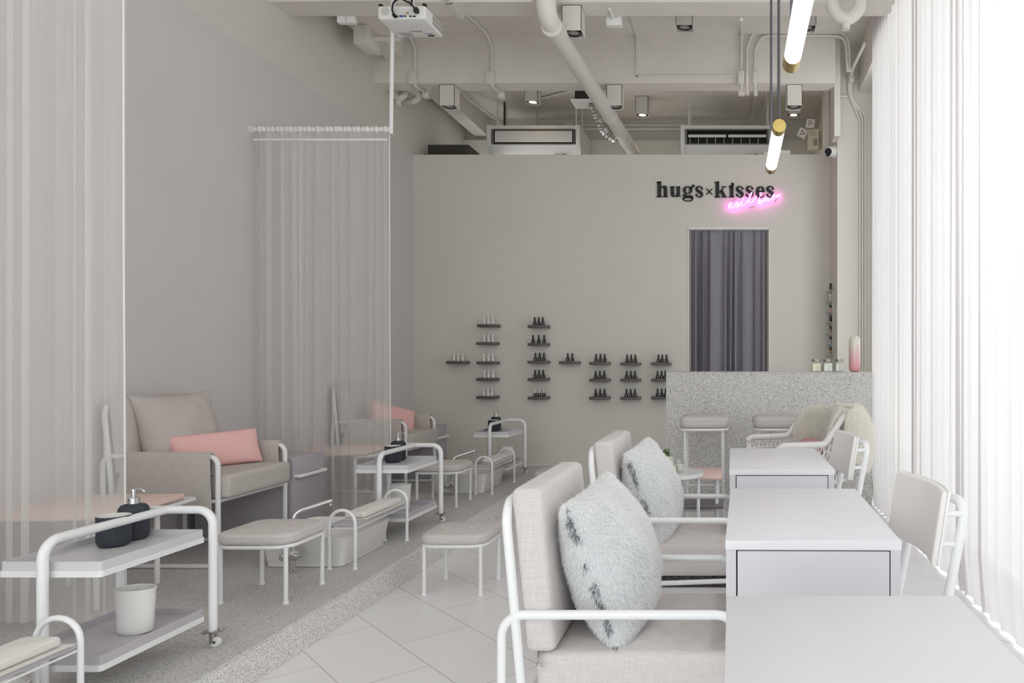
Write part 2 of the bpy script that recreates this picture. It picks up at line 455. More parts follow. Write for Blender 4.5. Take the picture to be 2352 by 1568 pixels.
# window wall on the right and shopfront behind the viewpoint
rw = MB().box(1.36, 1.46, -2.1, 7.2, 0, .06).box(1.36, 1.46, -2.1, 7.2, 3.95, ZS).box(1.36, 1.46, 6.35, 9.1, .06, ZS).box(1.36, 1.46, -2.1, -1.7, .06, 3.95)
rw.box(.985, 1.40, YB+.12, YF, 0, ZS)
struct('wall_right', rw, M['wall'])
wn = MB()
for y in (-1.68, .33, 2.34, 4.35, 6.33): wn.box(1.39, 1.44, y-.025, y+.025, .06, 3.95)
wn.box(1.39, 1.44, -1.7, 6.35, .06, .11).box(1.39, 1.44, -1.7, 6.35, 3.9, 3.95)
wn.cur = 1; wn.box(1.41, 1.416, -1.7, 6.35, .06, 3.95)
struct('window_1', wn, [M['white'], M['pane']])
struct('wall_front', MB().box(-3.4, 1.46, -2.2, -2.1, 3.75, ZS).box(-3.4, -3.1, -2.2, -2.1, 0, 3.75).box(1.2, 1.46, -2.2, -2.1, 0, 3.75), M['wall'])
wn = MB()
for x in (-3.1, -1.7, -.25, 1.2): wn.box(x-.03, x+.03, -2.18, -2.12, 0, 3.75)
wn.cur = 1; wn.box(-3.1, 1.2, -2.153, -2.147, 0, 3.75)
struct('window_2', wn, [M['white'], M['pane']])
struct('baseboard_back', MB().box(XL, XE, YB-.008, YB+.001, ZP, ZP+.014), M['plastic'])
struct('trim_door', MB().box(dx0-.004, dx1+.004, YB-.006, YB+.06, dz-.008, dz+.012).box(dx0-.006, dx0+.006, YB-.006, YB+.06, 0, dz).box(dx1-.006, dx1+.006, YB-.006, YB+.06, 0, dz), M['plastic'])

def at(x, y, Y):      # pixel of the photograph at depth Y -> point in the room
    return Vector(((x-VX)*Y/FPX, Y, CAMZ-(y-VY)*Y/FPX))

# ------------------------------------------------------------------ curtains
def curtain_mesh(p0, p1, z0, z1, folds, depth, overlap, seed, cols=None, rows=26, flare=.0, gather=0, lean=0, puddle=0, ovr=None, warp=1.0):
    rng = random.Random(seed); cols = cols or folds*14; mb = MB()
    a, b = Vector(p0), Vector(p1); d = (b-a); L = d.length; d.normalize(); nrm = Vector((-d.y, d.x, 0))
    am = [rng.uniform(.55, 1.3) for _ in range(folds+2)]; ov = [rng.uniform(.2, 1.5) for _ in range(folds+2)]
    ph = [rng.uniform(-.5, .5) for _ in range(folds+2)]; sl = [rng.uniform(-1, 1) for _ in range(folds+2)]
    vs, fs = [], []
    for j in range(rows+1):
        t = j/rows; z = z0+(z1-z0)*t
        for i in range(cols+1):
            s = i/cols; k = max(0, min(1, s+warp*(.35*math.sin(s*folds*1.7+seed)+.3*math.sin(s*folds*.73+seed*2))/folds*min(1, 6*s, 6*(1-s))))*folds; n = int(min(k, folds-1e-6)); fr = k-n
            q = fr*fr*(3-2*fr)
            A = am[n]*(1-q)+am[n+1]*q; O = ov[n]*(1-q)+ov[n+1]*q; S = sl[n]*(1-q)+sl[n+1]*q; PH = ph[n]*(1-q)+ph[n+1]*q
            edge = min(1, 6*s, 6*(1-s)); oc = overlap if ovr is None else overlap+(ovr-overlap)*s**.6
            p = 2*PI*k+PH*(1-t)*1.6
            x = s*L + (oc*L/folds*O*math.sin(p)*.5 + S*.5*L/folds*(1-t)**1.5*.5)*edge
            x = L/2+(x-L/2)*(1+flare*(1-t)**2)
            y = depth*A*math.sin(p+1.2)*(1-gather*t**6) + lean*(1-t)**3 + puddle*max(0, .06-t)*8
            vs.append(a+d*x+nrm*y+Vector((0, 0, z-a.z)))
    w_ = cols+1
    for j in range(rows):
        for i in range(cols): fs.append((j*w_+i, j*w_+i+1, (j+1)*w_+i+1, (j+1)*w_+i))
    mb.add(vs, fs, True); return mb
def hung_curtain(Y, xr, label, seed, folds):
    t = thing('sheer_curtain', label, 'curtain', (0, 0, 0), group='sheer dividing curtains over the platform')
    zr = 2.737
    obj('cloth', curtain_mesh((XL+.02, Y, 0), (xr, Y, 0), ZP+.05, zr-.012, folds, .016, 1.1, seed, flare=-.015, ovr=.33), M['sheerL'], t, fix=False)
    hd = MB(); n = 90
    hd.tube([(XL+.02+(xr-XL-.02)*i/n, Y, zr) for i in range(n+1)], .02, 8, rr=[.019+.005*math.sin(i*2.1)+.003*math.sin(i*5.3) for i in range(n+1)])
    obj('heading', hd, mat('white_heading', 'e6e4df', .9) if Y < 4 else bpy.data.materials['white_heading'], t)
    gz = MB().box(XL+.03, xr-.005, Y-.022, Y-.014, zr-.082, zr-.066)
    obj('header_tape', gz, M['vinyl'], t)
    obj('hem', MB().tube([(xr, Y, zr-.03), (xr+.004, Y-.003, 1.6), (xr+.012, Y-.003, ZP+.06)], .0035, 6), M['vinyl'], t)
    r = thing('curtain_rail', 'bent white ceiling rail carrying the ' + ('nearer' if Y < 4 else 'farther') + ' sheer dividing curtain', 'curtain rail', (0, 0, 0))
    obj('pole', MB().tube([(xr+.012, Y, zr-.03), (xr+.03, Y, ZS+.01)], .0135, 12), M['white'], r)
    obj('rod', MB().tube([(XL-.002, Y, zr), (xr+.012, Y, zr)], .013, 12), M['white'], r)
    obj('bracket', MB().cyl((XL-.002, Y, zr), (XL+.012, Y, zr), .028), M['white'], r)
hung_curtain(2.84, -2.34, 'sheer white curtain hanging at the left edge of the photo, nearest of the two dividers', 3, 11)
hung_curtain(4.983, -2.315, 'sheer white curtain on a bent rail between the two pedicure chairs', 11, 13)
cr = thing('window_curtain', 'floor-length white voile curtain glowing with daylight along the right-hand window', 'curtain')
obj('cloth', curtain_mesh((1.135, 6.02, 0), (1.18, -1.6, 0), .012, ZS-.03, 66, .015, .36, 5, rows=30, puddle=.04, warp=.45), M['sheerR'], cr, fix=False)
obj('track', MB().box(1.10, 1.17, -1.7, 6.1, ZS-.03, ZS+.001), M['white'], cr)
dcu = tag(obj('door_curtain', curtain_mesh((dx0+.02, YB+.055, 0), (dx1-.02, YB+.055, 0), .02, dz-.01, 9, .034, .62, 23, cols=260, gather=.55), M['curtain'], fix=False),
    'dark charcoal curtain closing the doorway in the back wall', 'curtain')

# ------------------------------------------------------------------ manicure desks
def desk(label, X0, Y0, rz):
    W, D, H = .425, .74, .74
    t = thing('manicure_desk', label, 'desk', (X0+W/2, Y0+D/2, 0), rz, 'manicure desks in a row')
    w, d = W/2, D/2
    obj('desktop', MB().box(-w, w, -d, d, H-.023, H, .0015), M['desk'], t)
    for sx in (-1, 1):
        for sy in (-1, 1):
            x0 = -w+.002 if sx < 0 else w-.026; y0 = -d+.002 if sy < 0 else d-.042
            obj('leg', MB().box(x0, x0+.024, y0, y0+.04, 0, H-.023), M['drawer'], t)
    obj('carcass', MB().box(-w+.027, w-.027, -d+.026, d-.021, .505, H-.023), M['drawer'], t)
    obj('shadow_gap', MB().box(-w+.0265, w-.0265, -d+.021, -d+.026, .505, H-.0235), M['gap'], t)
    obj('drawer_front', MB().box(-w+.0295, w-.0285, -d+.003, -d+.02, .50, H-.0265, .001), M['drawer'], t)
    obj('back_panel', MB().box(-w+.0285, w-.0285, d-.02, d-.003, .50, H-.0265, .001), M['drawer'], t)
    return t
desk('pale grey manicure desk cut off at the lower right corner of the photo', -.012, .625, 0)
desk('middle pale grey manicure desk with a wide drawer front', -.014, 1.785, -.014)
desk('farthest of the three pale grey manicure desks, beside the wicker chair', -.016, 2.975, 0)

# ------------------------------------------------------------------ lounge chairs
def lounge(t, W, rear, lean, sleeves, fab, tr=.0115, seat0=.49, by=.075):
    w = W/2
    for s in (-1, 1):
        loop = fillet([(0, s*w, .0125), (0, s*w, .57), (rear, s*w, .57), (rear, s*w, .0125)], .05, 7, True)
        obj('side_frame', MB().tube(loop, tr, 12, True), M['white'], t)
    bx0, bx1 = rear+.053, rear+.053-lean
    obj('back_frame', MB().tube(fillet([(bx0, -w, .33), (bx1, -w, .835), (bx1, w, .835), (bx0, w, .33)], .06, 7), tr, 12), M['white'], t)
    sf = MB().tube([(0, -w, .342), (rear+.01, -w, .322)], tr*.8, 10).tube([(0, w, .342), (rear+.01, w, .322)], tr*.8, 10)
    sf.tube([(-.01, -w, .34), (-.01, w, .34)], tr*.9, 10).tube([(rear+.03, -w, .324), (rear+.03, w, .324)], tr*.8, 10)
    obj('seat_frame', sf, M['white'], t)
    sx0, sx1 = rear+.075, .045
    obj('seat_cushion', MB().rbox((sx0+sx1)/2, 0, .412, sx1-sx0, W-.028, .122, .022, 3, dome=.008), fab, t)
    # back cushion leaning on the back frame
    k = lean/.505
    def lean_fn(q): return Vector((q.x-(q.z+.2)*k, q.y, q.z))
    cx = bx0+.012+by/2-k*.14
    obj('back_cushion', MB().rbox(cx, 0, .475+.197, by, W-.012, .394, .02, 3, fn=lean_fn), fab, t)
    if sleeves:
        for s in (-1, 1):
            sl = MB(); th = .009
            prof = [(-.024, .30 if s < 0 else .47), (-.026, .45 if s < 0 else .52), (-.024, .57), (-.014, .588), (0, .594), (.014, .588), (.024, .57), (.026, .52), (.024, .47 if s < 0 else .30)]
            if s > 0: prof = [(-.024, .47), (-.026, .52), (-.024, .57), (-.014, .588), (0, .594), (.014, .588), (.024, .57), (.026, .45), (.024, .30)]
            outer = prof; inner = [(y*(1-th/.026), z-(.008 if z > .58 else 0)) for (y, z) in reversed(prof)]
            ring = outer+inner; xs = [rear+.13, rear+.15, -.25, -.045, -.03]; rs = []
            for i, x in enumerate(xs):
                rs.append([Vector((x - (.06*(.594-z)/.3 if i < 2 else 0) + (.01 if i > 2 else 0)*(.594-z)/.3, s*w+y+mnoise.noise(Vector((x*9, z*9, s)))*.003, z)) for (y, z) in ring])
            sl.rings(rs, smooth=True); o = obj('arm_sleeve', sl, fab, t)
            o['label'] = 'linen sleeve draped over the armrest'
for (y0, label) in ((1.76, 'light linen lounge chair with white tube arms drawn up to the middle desk'), (2.81, 'light linen lounge chair with white tube arms at the farthest desk')):
    t = thing('lounge_chair', label, 'armchair', (.010, y0+.254, 0), 0, 'lounge chairs at the manicure desks')
    lounge(t, .508, -.56, .046, False, M['linen'])
    if y0 < 2:
        zp = MB().tube(smooth([(-.478, -.235, .476), (-.474, -.25, .468), (-.47, -.255, .46)], 3), .0025, 6).tube([Vector((-.47+.006*math.cos(a), -.256, .452+.008*math.sin(a))) for a in [i*PI/5 for i in range(10)]], .0018, 5, True)
        obj('zip_pull', zp, M['steel'], t)
for (y0, label) in ((3.76, 'taupe linen pedicure armchair with fabric-draped arms, between the two dividing curtains'), (5.915, 'taupe linen pedicure armchair half hidden behind the farther dividing curtain')):
    t = thing('pedicure_chair', label, 'armchair', (-2.617, y0+.281, ZP), 0, 'pedicure armchairs on the platform')
    lounge(t, .562, -.585, .05, True, M['linen2'], .0125, by=.08)

# cushions
def cushion(name, label, mb, m, group=None): return tag(obj(name, mb, m), label, 'cushion', group)
for (dy, label, sd) in ((0, 'fluffy pale grey faux fur cushion on the nearest lounge chair', 1), (1.04, 'fluffy pale grey faux fur cushion on the second lounge chair', 5)):
    mtx = frame_matrix((-.326, 2.0+dy, .648), (.10, 1, .06), (-.34, 0, .94))
    mb = pillow(MB(), .205, .195, .108 if dy == 0 else .094, mtx, .05, .014, sd, 26, .55)
    pts = surface_points(mb, 52000 if dy == 0 else 26000, random.Random(sd))
    body = mb
    t = tag(obj('fur_cushion', body, M['furbase']), label, 'cushion', 'faux fur cushions')
    fu = MB().strands(pts, .015, .0008 if dy == 0 else .0011, random.Random(sd+9), .55, Vector((.25, -.1, -.5)))
    o = obj('fur', fu, M['fur'], t, fix=False); o['kind'] = 'stuff'
    pp = MB()   # grey underfur showing along the seam
    rs = random.Random(sd+3); sp = []
    for i in range(700):
        v = rs.uniform(-.98, .98); sp.append((mtx @ Vector((-.205*(1-.06*(1-v*v))+rs.uniform(-.006, .010), .195*v, rs.uniform(-.010, .010)*(1+mnoise.noise(Vector((v*5, sd, 0))))), ), Vector((rs.uniform(-.3, .3), -1, rs.uniform(-.3, .3))).normalized()))
    pp.strands([(p, n) for i, (p, n) in enumerate(sp) if mnoise.noise(Vector((p.z*22, p.x*22, sd))) > .0], .019, .0009, rs, .6, Vector((.2, -.3, -.4)))
    o = obj('seam_fur', pp, mat('grey_underfur', '565a62', .95), t, fix=False); o['label'] = 'dark grey underfur along the seam'; o['kind'] = 'stuff'
cushion('back_cushion', 'large taupe linen cushion leaning on the back of the nearer pedicure armchair', pillow(MB(), .245, .222, .095, frame_matrix((-3.02, 4.045, .795), (.16, 1, .02), (-.26, .05, .95)), .12, .012, 4, 26, .42), M['linen2']).name = 'throw_cushion'
def bolster(c, u, v, a, b, t, sd, label):
    return cushion('lumbar_cushion', label, pillow(MB(), a, b, t, frame_matrix(c, u, v), .05, .007, sd, 26, .30), M['pink'], 'pink lumbar cushions on the platform chairs')
bolster((-2.845, 4.07, .69), (.50, .86, .03), (-.30, .12, .93), .225, .098, .062, 2, 'pink oblong cushion in front of the taupe cushion on the nearer armchair')
bolster((-2.86, 6.22, .69), (.50, .86, -.28), (-.25, .1, .93), .21, .12, .06, 8, 'pink cushion tipped on the farther pedicure armchair')

# ------------------------------------------------------------------ stools
def stool(t, W, H, ls, tr, ch, rc=.075, er=.02, rung=None):
    obj('seat_pad', pad(MB(), W, W, H-ch, ch-.012, rc, er, .012), M['linen'], t)
    zr = H-ch-tr
    obj('rim', MB().tube(rrect(W-.018, W-.018, rc, zr, 7), tr, 10, True), M['white'], t)
    for sx in (-1, 1):
        for sy in (-1, 1):
            lg = MB().cyl((sx*ls, sy*ls, .004), (sx*ls, sy*ls, zr), tr*1.12, 12)
            lg.lathe([(0, 0), (tr*1.5, 0), (tr*1.5, .006), (tr*1.12, .013), (0, .013)], (sx*ls, sy*ls, 0), 14)
            obj('leg', lg, M['white'], t)
    if rung:
        z = rung
        obj('foot_rail', MB().tube([(-ls, ls, z), (ls, ls, z)], tr, 10).tube([(-ls, -ls, z+.07), (-ls, ls, z+.07)], tr, 10).tube([(ls, -ls, z+.07), (ls, ls, z+.07)], tr, 10), M['white'], t)
G = 'low linen stools'
for (x, y, z, lb) in ((-1.413, 3.867, 0, 'low square linen stool on the tiled floor beside the platform step'), (-2.084, 3.355, ZP, 'low linen stool on the platform in front of the nearest chrome tap'),
                      (-2.144, 5.492, ZP, 'low linen stool on the platform behind the middle trolley'), (-1.415, 6.0, 0, 'low linen stool on the floor mostly hidden behind the nearest lounge chair')):
    t = thing('low_stool', lb, 'stool', (x, y, z), 0, G); stool(t, .341, .318, .142, .0085, .062)
for (x, lb) in ((-.212, 'tall linen bar stool at the left part of the granite counter'), (.320, 'tall linen bar stool behind the wicker chair at the counter')):
    t = thing('bar_stool', lb, 'stool', (x, 5.47, 0), 0, 'bar stools at the granite counter'); stool(t, .355, .79, .136, .010, .094, .07, .03, .24)

# ------------------------------------------------------------------ pedicure stations: foot rests, basins, taps, trolleys
def footrest(t):
    L, wx, r = .594, .0655, .0088
    for y in (0, L):
        arc = [(-wx, y, .004), (-wx, y, .2985-wx)]+[(-wx*math.cos(a), y, .2985-wx+wx*math.sin(a)) for a in [k*PI/10 for k in range(1, 10)]]+[(wx, y, .2985-wx), (wx, y, .004)]
        hp = MB().tube(arc, r, 12)
        for s in (-1, 1): hp.lathe([(0, 0), (r*1.45, 0), (r*1.45, .006), (r, .012), (0, .012)], (s*wx, y, 0), 14)
        obj('hoop', hp, M['white'], t)
    tr = MB().box(-wx+.003, wx-.003, .006, L-.006, .212, .230, .003)
    obj('tray', tr, M['trayD'], t)['label'] = 'grey tray under the pad'
    wr = MB()
    for s in (-1, 1): wr.tube([(s*wx, 0, .206), (s*wx, L, .206)], .0035, 8)
    wr.tube([(-wx, 0, .206), (wx, 0, .206)], .003, 8).tube([(-wx, L, .206), (wx, L, .206)], .003, 8)
    obj('rail', wr, M['white'], t)
    cl = MB().box(-wx+.012, wx+.008, .10, L-.03, .231, .233)
    obj('towel', cl, M['vinyl'], t)
    p = pad(MB(), .112, .43, .234, .03, .016, .012, .010, 0, .335)
    obj('pad', p, M['vinyl'], t)['label'] = 'padded white vinyl cushion'
for (y, lb) in ((1.576, 'white hooped foot rest cut off at the lower left corner of the photo'), (3.747, 'white hooped foot rest over the basin beside the middle trolley'), (5.874, 'white hooped foot rest nearest the back wall')):
    footrest(thing('foot_rest', lb, 'foot rest', (-1.979, y, ZP), 0, 'hooped foot rests on the platform'))
def basin(y, lb):
    t = tag(obj('foot_basin', basin_mb(), M['ceram']), lb, 'basin', 'white foot basins'); t.location = (-2.196, y+.262, ZP); return t
def basin_mb():
    mb = MB(); A = []
    for (w, d, r, z) in ((.385, .455, .03, .0), (.397, .467, .035, .004), (.397, .467, .035, .010), (.40, .462, .035, .012), (.455, .50, .045, .148), (.463, .507, .045, .156), (.455, .50, .045, .159), (.441, .486, .04, .155), (.385, .44, .04, .03), (.30, .36, .05, .022)):
        A.append(rrect(w, d, r, z, 6, .0 if z < .02 else .0))
    return mb.rings(A)
basin(1.584, 'white foot basin below the foot rest at the lower left corner'); basin(3.755, 'white foot basin between the linen stool and the middle foot rest'); basin(5.89, 'white foot basin nearest the back wall')
def tap(x, y, lb):
    t = thing('basin_tap', lb, 'tap', (x, y, ZP), 0, 'chrome floor taps')
    b = MB().lathe([(0, 0), (.021, 0), (.021, .008), (.016, .012), (.016, .10), (0, .10)], (0, 0, 0), 18)
    obj('base', b, M['chrome'], t)
    v = MB().lathe([(0, -.034), (.022, -.026), (.03, 0), (.022, .026), (0, .034)], n=20, M=Matrix.Translation((.012, 0, .085)) @ Matrix.Rotation(PI/2, 4, 'Y'))
    v.lathe([(0, -.025), (.02, -.02), (.026, 0), (.02, .02), (0, .025)], n=20, M=Matrix.Translation((-.035, 0, .075)) @ Matrix.Rotation(PI/2, 4, 'Y'))
    obj('valve', v, M['chrome'], t)
    obj('riser', MB().tube(smooth([(.004, 0, .09), (.004, 0, .24), (.012, .01, .285), (.035, .025, .305)], 6), .0105, 12), M['chrome'], t)
    sp = MB().tube([(.030, .022, .302), (.145, .10, .338)], .012, 12).cyl((.135, .095, .334), (.139, .097, .312), .008)
    obj('spout', sp, M['chrome'], t)
    obj('lever', MB().tube([(-.035, -.012, .09), (-.04, -.012, .165)], .005, 8), M['chrome'], t)
tap(-2.205, 3.70, 'chrome floor tap in front of the middle foot basin'); tap(-2.222, 5.845, 'chrome floor tap in front of the farthest foot basin')

def trolley(x_, y, lb):
    t = thing('trolley', lb, 'trolley', (x_, y, ZP), 0, 'white tube trolleys with two trays'); r = .0148
    zr, fx, fy = .505, .170, .49
    obj('handle_rail', MB().tube(fillet([(0, 0, .06), (0, 0, zr), (0, fy, zr)], .055, 8), r, 12), M['white'], t)
    obj('rear_hoop', MB().tube(fillet([(-fx, fy, .06), (-fx, fy, zr), (fx, fy, zr), (fx, fy, .06)], .055, 8), r, 12), M['white'], t)
    for (z, m, lb2) in ((.391, 'trayL', 'light grey upper tray'), (.103, 'trayD', 'darker grey lower tray')):
        x0, x1, y0, y1 = -.155, .152, .027, .468
        rs = []
        for (ins, zz) in ((0, .019), (0, .047), (.006, .047), (.007, .026)):
            rs.append(rrect(x1-x0-2*ins, y1-y0-2*ins, .008, z+zz, 3, (x0+x1)/2, (y0+y1)/2))
        mb = MB().rings(rs, smooth=False)
        tr = obj('tray', mb, M[m], t); tr['label'] = lb2
        rim = MB().rings([rrect(x1-x0+.008, y1-y0+.008, .012, z, 4, (x0+x1)/2, (y0+y1)/2), rrect(x1-x0+.008, y1-y0+.008, .012, z+.019, 4, (x0+x1)/2, (y0+y1)/2)], smooth=False)
        obj('rim', rim, M['white'], tr)
    for (x, yy) in ((0, 0), (-fx, fy), (fx, fy)):
        c = MB().box(x-.03, x+.03, yy-.022, yy+.022, .056, .060)
        cs = obj('caster', c, M['steel'], t)
        for (bx, by) in ((-.022, -.015), (.022, -.015), (-.022, .015), (.022, .015)): c2 = MB().cyl((x+bx, yy+by, .05), (x+bx, yy+by, .066), .004, 8); obj('bolt', c2, M['steel'], cs)
        obj('fork', MB().box(x-.004, x+.006, yy-.016, yy-.012, .016, .056).box(x-.004, x+.006, yy+.012, yy+.016, .016, .056).cyl((x+.008, yy-.018, .020), (x+.008, yy+.018, .020), .003, 8), M['steel'], cs)
        obj('wheel', MB().lathe([(.005, -.009), (.017, -.009), (.0195, -.006), (.0195, .006), (.017, .009), (.005, .009)], n=22, M=Matrix.Translation((x+.010, yy, .0195)) @ Matrix.Rotation(PI/2, 4, 'X')), M['vinyl'], cs)
    return t
TY = (2.235, 4.36, 6.46); TX = (-2.085, -2.085, -2.125)
for x_, y, lb in zip(TX, TY, ('white tube trolley in the left foreground, with two grey trays', 'middle white tube trolley standing in front of the farther dividing curtain', 'farthest white tube trolley, standing by the back wall')): trolley(x_, y, lb)
zt = ZP+.391+.0262
names = ('on the foreground trolley', 'on the middle trolley', 'on the farthest trolley')
for i, y in enumerate(TY):
    cx = (-2.129, -2.146, -2.19)[i]; cy = y+.31
    cup = thing('tumbler', 'matt charcoal tumbler with a white inside ' + names[i], 'cup', (cx, cy, zt), 0, 'charcoal tumblers')
    obj('body', MB().lathe([(0, 0), (.036, 0), (.045, .006), (.049, .02), (.050, .10), (.0495, .104), (.0475, .104)], n=32), M['charcoal'], cup)
    obj('lining', MB().lathe([(.0474, .1045), (.0455, .103), (.044, .02), (0, .012)], n=32), M['vinyl'], cup)['label'] = 'white inside'
    bt = thing('soap_dispenser', 'charcoal soap dispenser with a steel pump ' + names[i], 'soap dispenser', (cx-.012, cy+.098, zt), 0, 'charcoal soap dispensers')
    obj('bottle', MB().lathe([(0, 0), (.034, 0), (.043, .006), (.046, .018), (.046, .10), (.044, .112), (.036, .122), (.02, .127), (0, .127)], n=32), M['charcoal'], bt)
    pu = obj('pump', MB().lathe([(0, .127), (.0185, .127), (.0185, .147), (.016, .149), (.007, .15), (.007, .17), (.009, .171), (.009, .178), (0, .178)], n=20), M['chrome'], bt)
    obj('nozzle', MB().tube(smooth([(0, 0, .176), (.022, .0, .177), (.034, 0, .174), (.040, 0, .168)], 4), .0032, 8), M['chrome'], pu)
for i, (dx, dy) in enumerate(((.05, .285), (-.008, .30), (.05, .30))):
    mb = MB().lathe([(0, 0), (.046, 0), (.054, .006), (.056, .02), (.062, .140), (.066, .150), (.064, .152), (.059, .148), (.053, .03), (0, .022)], n=36, sx=1, sy=.72)
    o = tag(obj('oval_pot', mb, M['ceram']), 'white oval ceramic pot on the lower tray of the ' + ('foreground', 'middle', 'farthest')[i] + ' trolley', 'pot', 'white oval pots')
    o.location = (TX[i]+dx, TY[i]+dy, ZP+.103+.0262)
# side cabinets and peach tables of the pedicure stations
def cabinet(y0, y1, x1, lb):
    t = thing('side_cabinet', lb, 'cabinet', (x1, y0, ZP), 0, 'mauve grey side cabinets'); L = y1-y0
    obj('body', MB().box(-.58, 0, 0, L, 0, .48, .002), M['cab'], t)
    zb = .372
    obj('towel_bar', MB().tube(fillet([(0, .02, zb), (.035, .02, zb), (.035, L-.03, zb), (0, L-.03, zb)], .02, 6), .011, 12), M['white'], t)
cabinet(4.372, 4.70, -2.60, 'mauve grey side cabinet with a white towel bar right of the nearer pedicure armchair')
cabinet(6.525, 6.86, -2.655, 'mauve grey side cabinet with a white towel bar by the back wall corner')
cabinet(1.62, 2.13, -2.62, 'mauve grey side cabinet cut off at the left edge of the photo')
def peach_table(y, lb):
    t = thing('side_table', lb, 'side table', (-2.66, y, ZP), .10, 'peach topped tables beside the pedicure armchairs')
    obj('tabletop', MB().box(-.50, .035, -.26, .24, .392, .416, .002), M['peach'], t)
    for (x, yy) in ((-.44, -.2), (-.44, .18), (-.05, .18), (-.05, -.2)): obj('leg', MB().cyl((x, yy, .002), (x, yy, .392), .012, 12), M['white'], t)
    obj('towel_bar', MB().tube(fillet([(-.05, -.2, .372), (.05, -.12, .372), (.03, .335, .372), (-.02, .335, .372)], .02, 6), .011, 12), M['white'], t)
peach_table(3.33, 'peach topped side table left of the nearer pedicure armchair'); peach_table(5.47, 'peach topped side table behind the farther dividing curtain')
# ------------------------------------------------------------------ counter and what stands on it
YC, ZC = 5.867, 1.094
ct = thing('reception_counter', 'speckled grey granite reception counter in front of the back wall', 'counter', (0, 0, 0))
obj('front_panel', MB().box(-.531, 1.10, YC, YC+.02, 0, ZC-.006, .001), M['granite'], ct)
obj('top', MB().box(-.533, 1.10, YC-.002, YC+.42, ZC-.006, ZC, .001), M['granite'], ct)
obj('side_panel', MB().box(-.531, -.511, YC+.02, YC+.41, 0, ZC-.006), M['granite'], ct)
for i, (x, m, lb) in enumerate(((1874.5, 'cream', 'square glass jar of cream wax, leftmost of three on the counter'), (1901, 'mint', 'square glass jar of pale wax, middle of three on the counter'), (1928, 'vinyl', 'square glass jar of white wax beside the pink vase'))):
    t = thing('candle_jar', lb, 'jar', ((x-VX)*5.93/FPX, 5.93, ZC+.0004), 0, 'square candle jars on the counter')
    obj('wax', MB().rbox(0, 0, .037, .070, .070, .070, .010, 3), M[m], t)
    gl = MB().rings([rrect(w_, w_, r_, z_, 4) for (w_, r_, z_) in ((.06, .01, 0), (.076, .012, .006), (.077, .014, .060), (.070, .02, .074), (.052, .024, .079), (.052, .024, .084))], cap1=False)
    obj('glass', gl, M['glass'], t)
    obj('lid', MB().lathe([(0, .083), (.034, .083), (.035, .086), (.035, .099), (.032, .101), (0, .101)], n=28), M['steel'], t)
def ombre():
    m, nt, p = new_mat('white_to_pink_glaze'); p.inputs['Roughness'].default_value = .15
    tc = nt.nodes.new('ShaderNodeTexCoord'); s = nt.nodes.new('ShaderNodeSeparateXYZ'); r = nt.nodes.new('ShaderNodeValToRGB')
    nt.links.new(tc.outputs['Generated'], s.inputs[0]); nt.links.new(s.outputs['Z'], r.inputs['Fac']); nt.links.new(r.outputs['Color'], p.inputs['Base Color'])
    e = r.color_ramp.elements; e[0].position = .08; e[0].color = lin('e6a4ac'); e[1].position = .85; e[1].color = lin('e9e4d8')
    q = e.new(.45); q.color = lin('e8bfc0'); return m
v = tag(obj('vase', MB().lathe([(0, 0), (.026, 0), (.040, .008), (.046, .025), (.047, .06), (.047, .235), (.044, .265), (.034, .283), (.02, .290), (.012, .288), (.01, .27)], n=36), ombre()), 'tall rounded vase fading from white to pink, on the counter', 'vase')
v.location = ((1963-VX)*5.98/FPX, 5.98, ZC+.0004)

# ------------------------------------------------------------------ small tables behind the lounge chairs
t = thing('round_table', 'round white side table with candles behind the second lounge chair', 'side table', (-.372, 4.55, 0))
obj('tabletop', MB().lathe([(0, .474), (.188, .474), (.191, .476), (.191, .496), (.189, .498), (0, .498)], n=56), M['white'], t)
for k in range(4): obj('leg', MB().cyl((.158*math.cos(k*PI/2), .158*math.sin(k*PI/2), 0), (.158*math.cos(k*PI/2), .158*math.sin(k*PI/2), .475), .0105, 12), M['white'], t)
t = thing('tiered_table', 'two-tier side table with peach top and slate shelf in front of the counter', 'side table', (-.252, 4.95, 0))
obj('tabletop', MB().box(-.178, .178, -.18, .18, .416, .44, .002), M['peach'], t)
obj('shelf', MB().box(-.115, .19, -.19, .16, .228, .252, .002), M['slate'], t)['label'] = 'slate grey lower shelf'
for (x, y) in ((-.14, -.13), (.145, -.13), (.145, .14), (-.14, .14)): obj('leg', MB().cyl((x, y, 0), (x, y, .417), .0125, 12), M['white'], t)
obj('rail', MB().tube([(-.14, -.13, .21), (.145, -.13, .21)], .009, 10).tube([(-.14, .14, .21), (.145, .14, .21)], .009, 10), M['white'], t)
ztop = .4985
pt = thing('potted_succulent', 'small succulent in a textured cream pot on the round table', 'potted plant', (-.416, 4.60, ztop))
obj('pot', MB().lathe([(0, 0), (.034, 0), (.042, .012), (.046, .04), (.044, .075), (.036, .088), (.030, .09), (.028, .082), (0, .08)], n=30), M['bead'], pt)
band = MB(); band.lathe([(.0462, .03), (.0475, .034), (.0475, .054), (.0455, .060)], n=30); obj('band', band, M['vinyl'], pt)
pl = MB(); rr = random.Random(4)
for k in range(13):
    a = rr.uniform(0, 6.28); q = rr.uniform(.004, .022); h = rr.uniform(.02, .05); x, y = q*math.cos(a), q*math.sin(a)
    pl.tube([(x, y, .078), (x*1.2, y*1.2, .078+h*.6), (x*1.5+.004*math.cos(a), y*1.5, .085+h)], .003, 6)
    for j in range(7):
        zz = .085+h*j/7; b = rr.uniform(0, 6.28)
        pl.tube([(x*1.3, y*1.3, zz), (x*1.3+.009*math.cos(b), y*1.3+.009*math.sin(b), zz+.009)], .0026, 5, rr=[.003, .0012])
obj('succulent', pl, M['green'], pt)
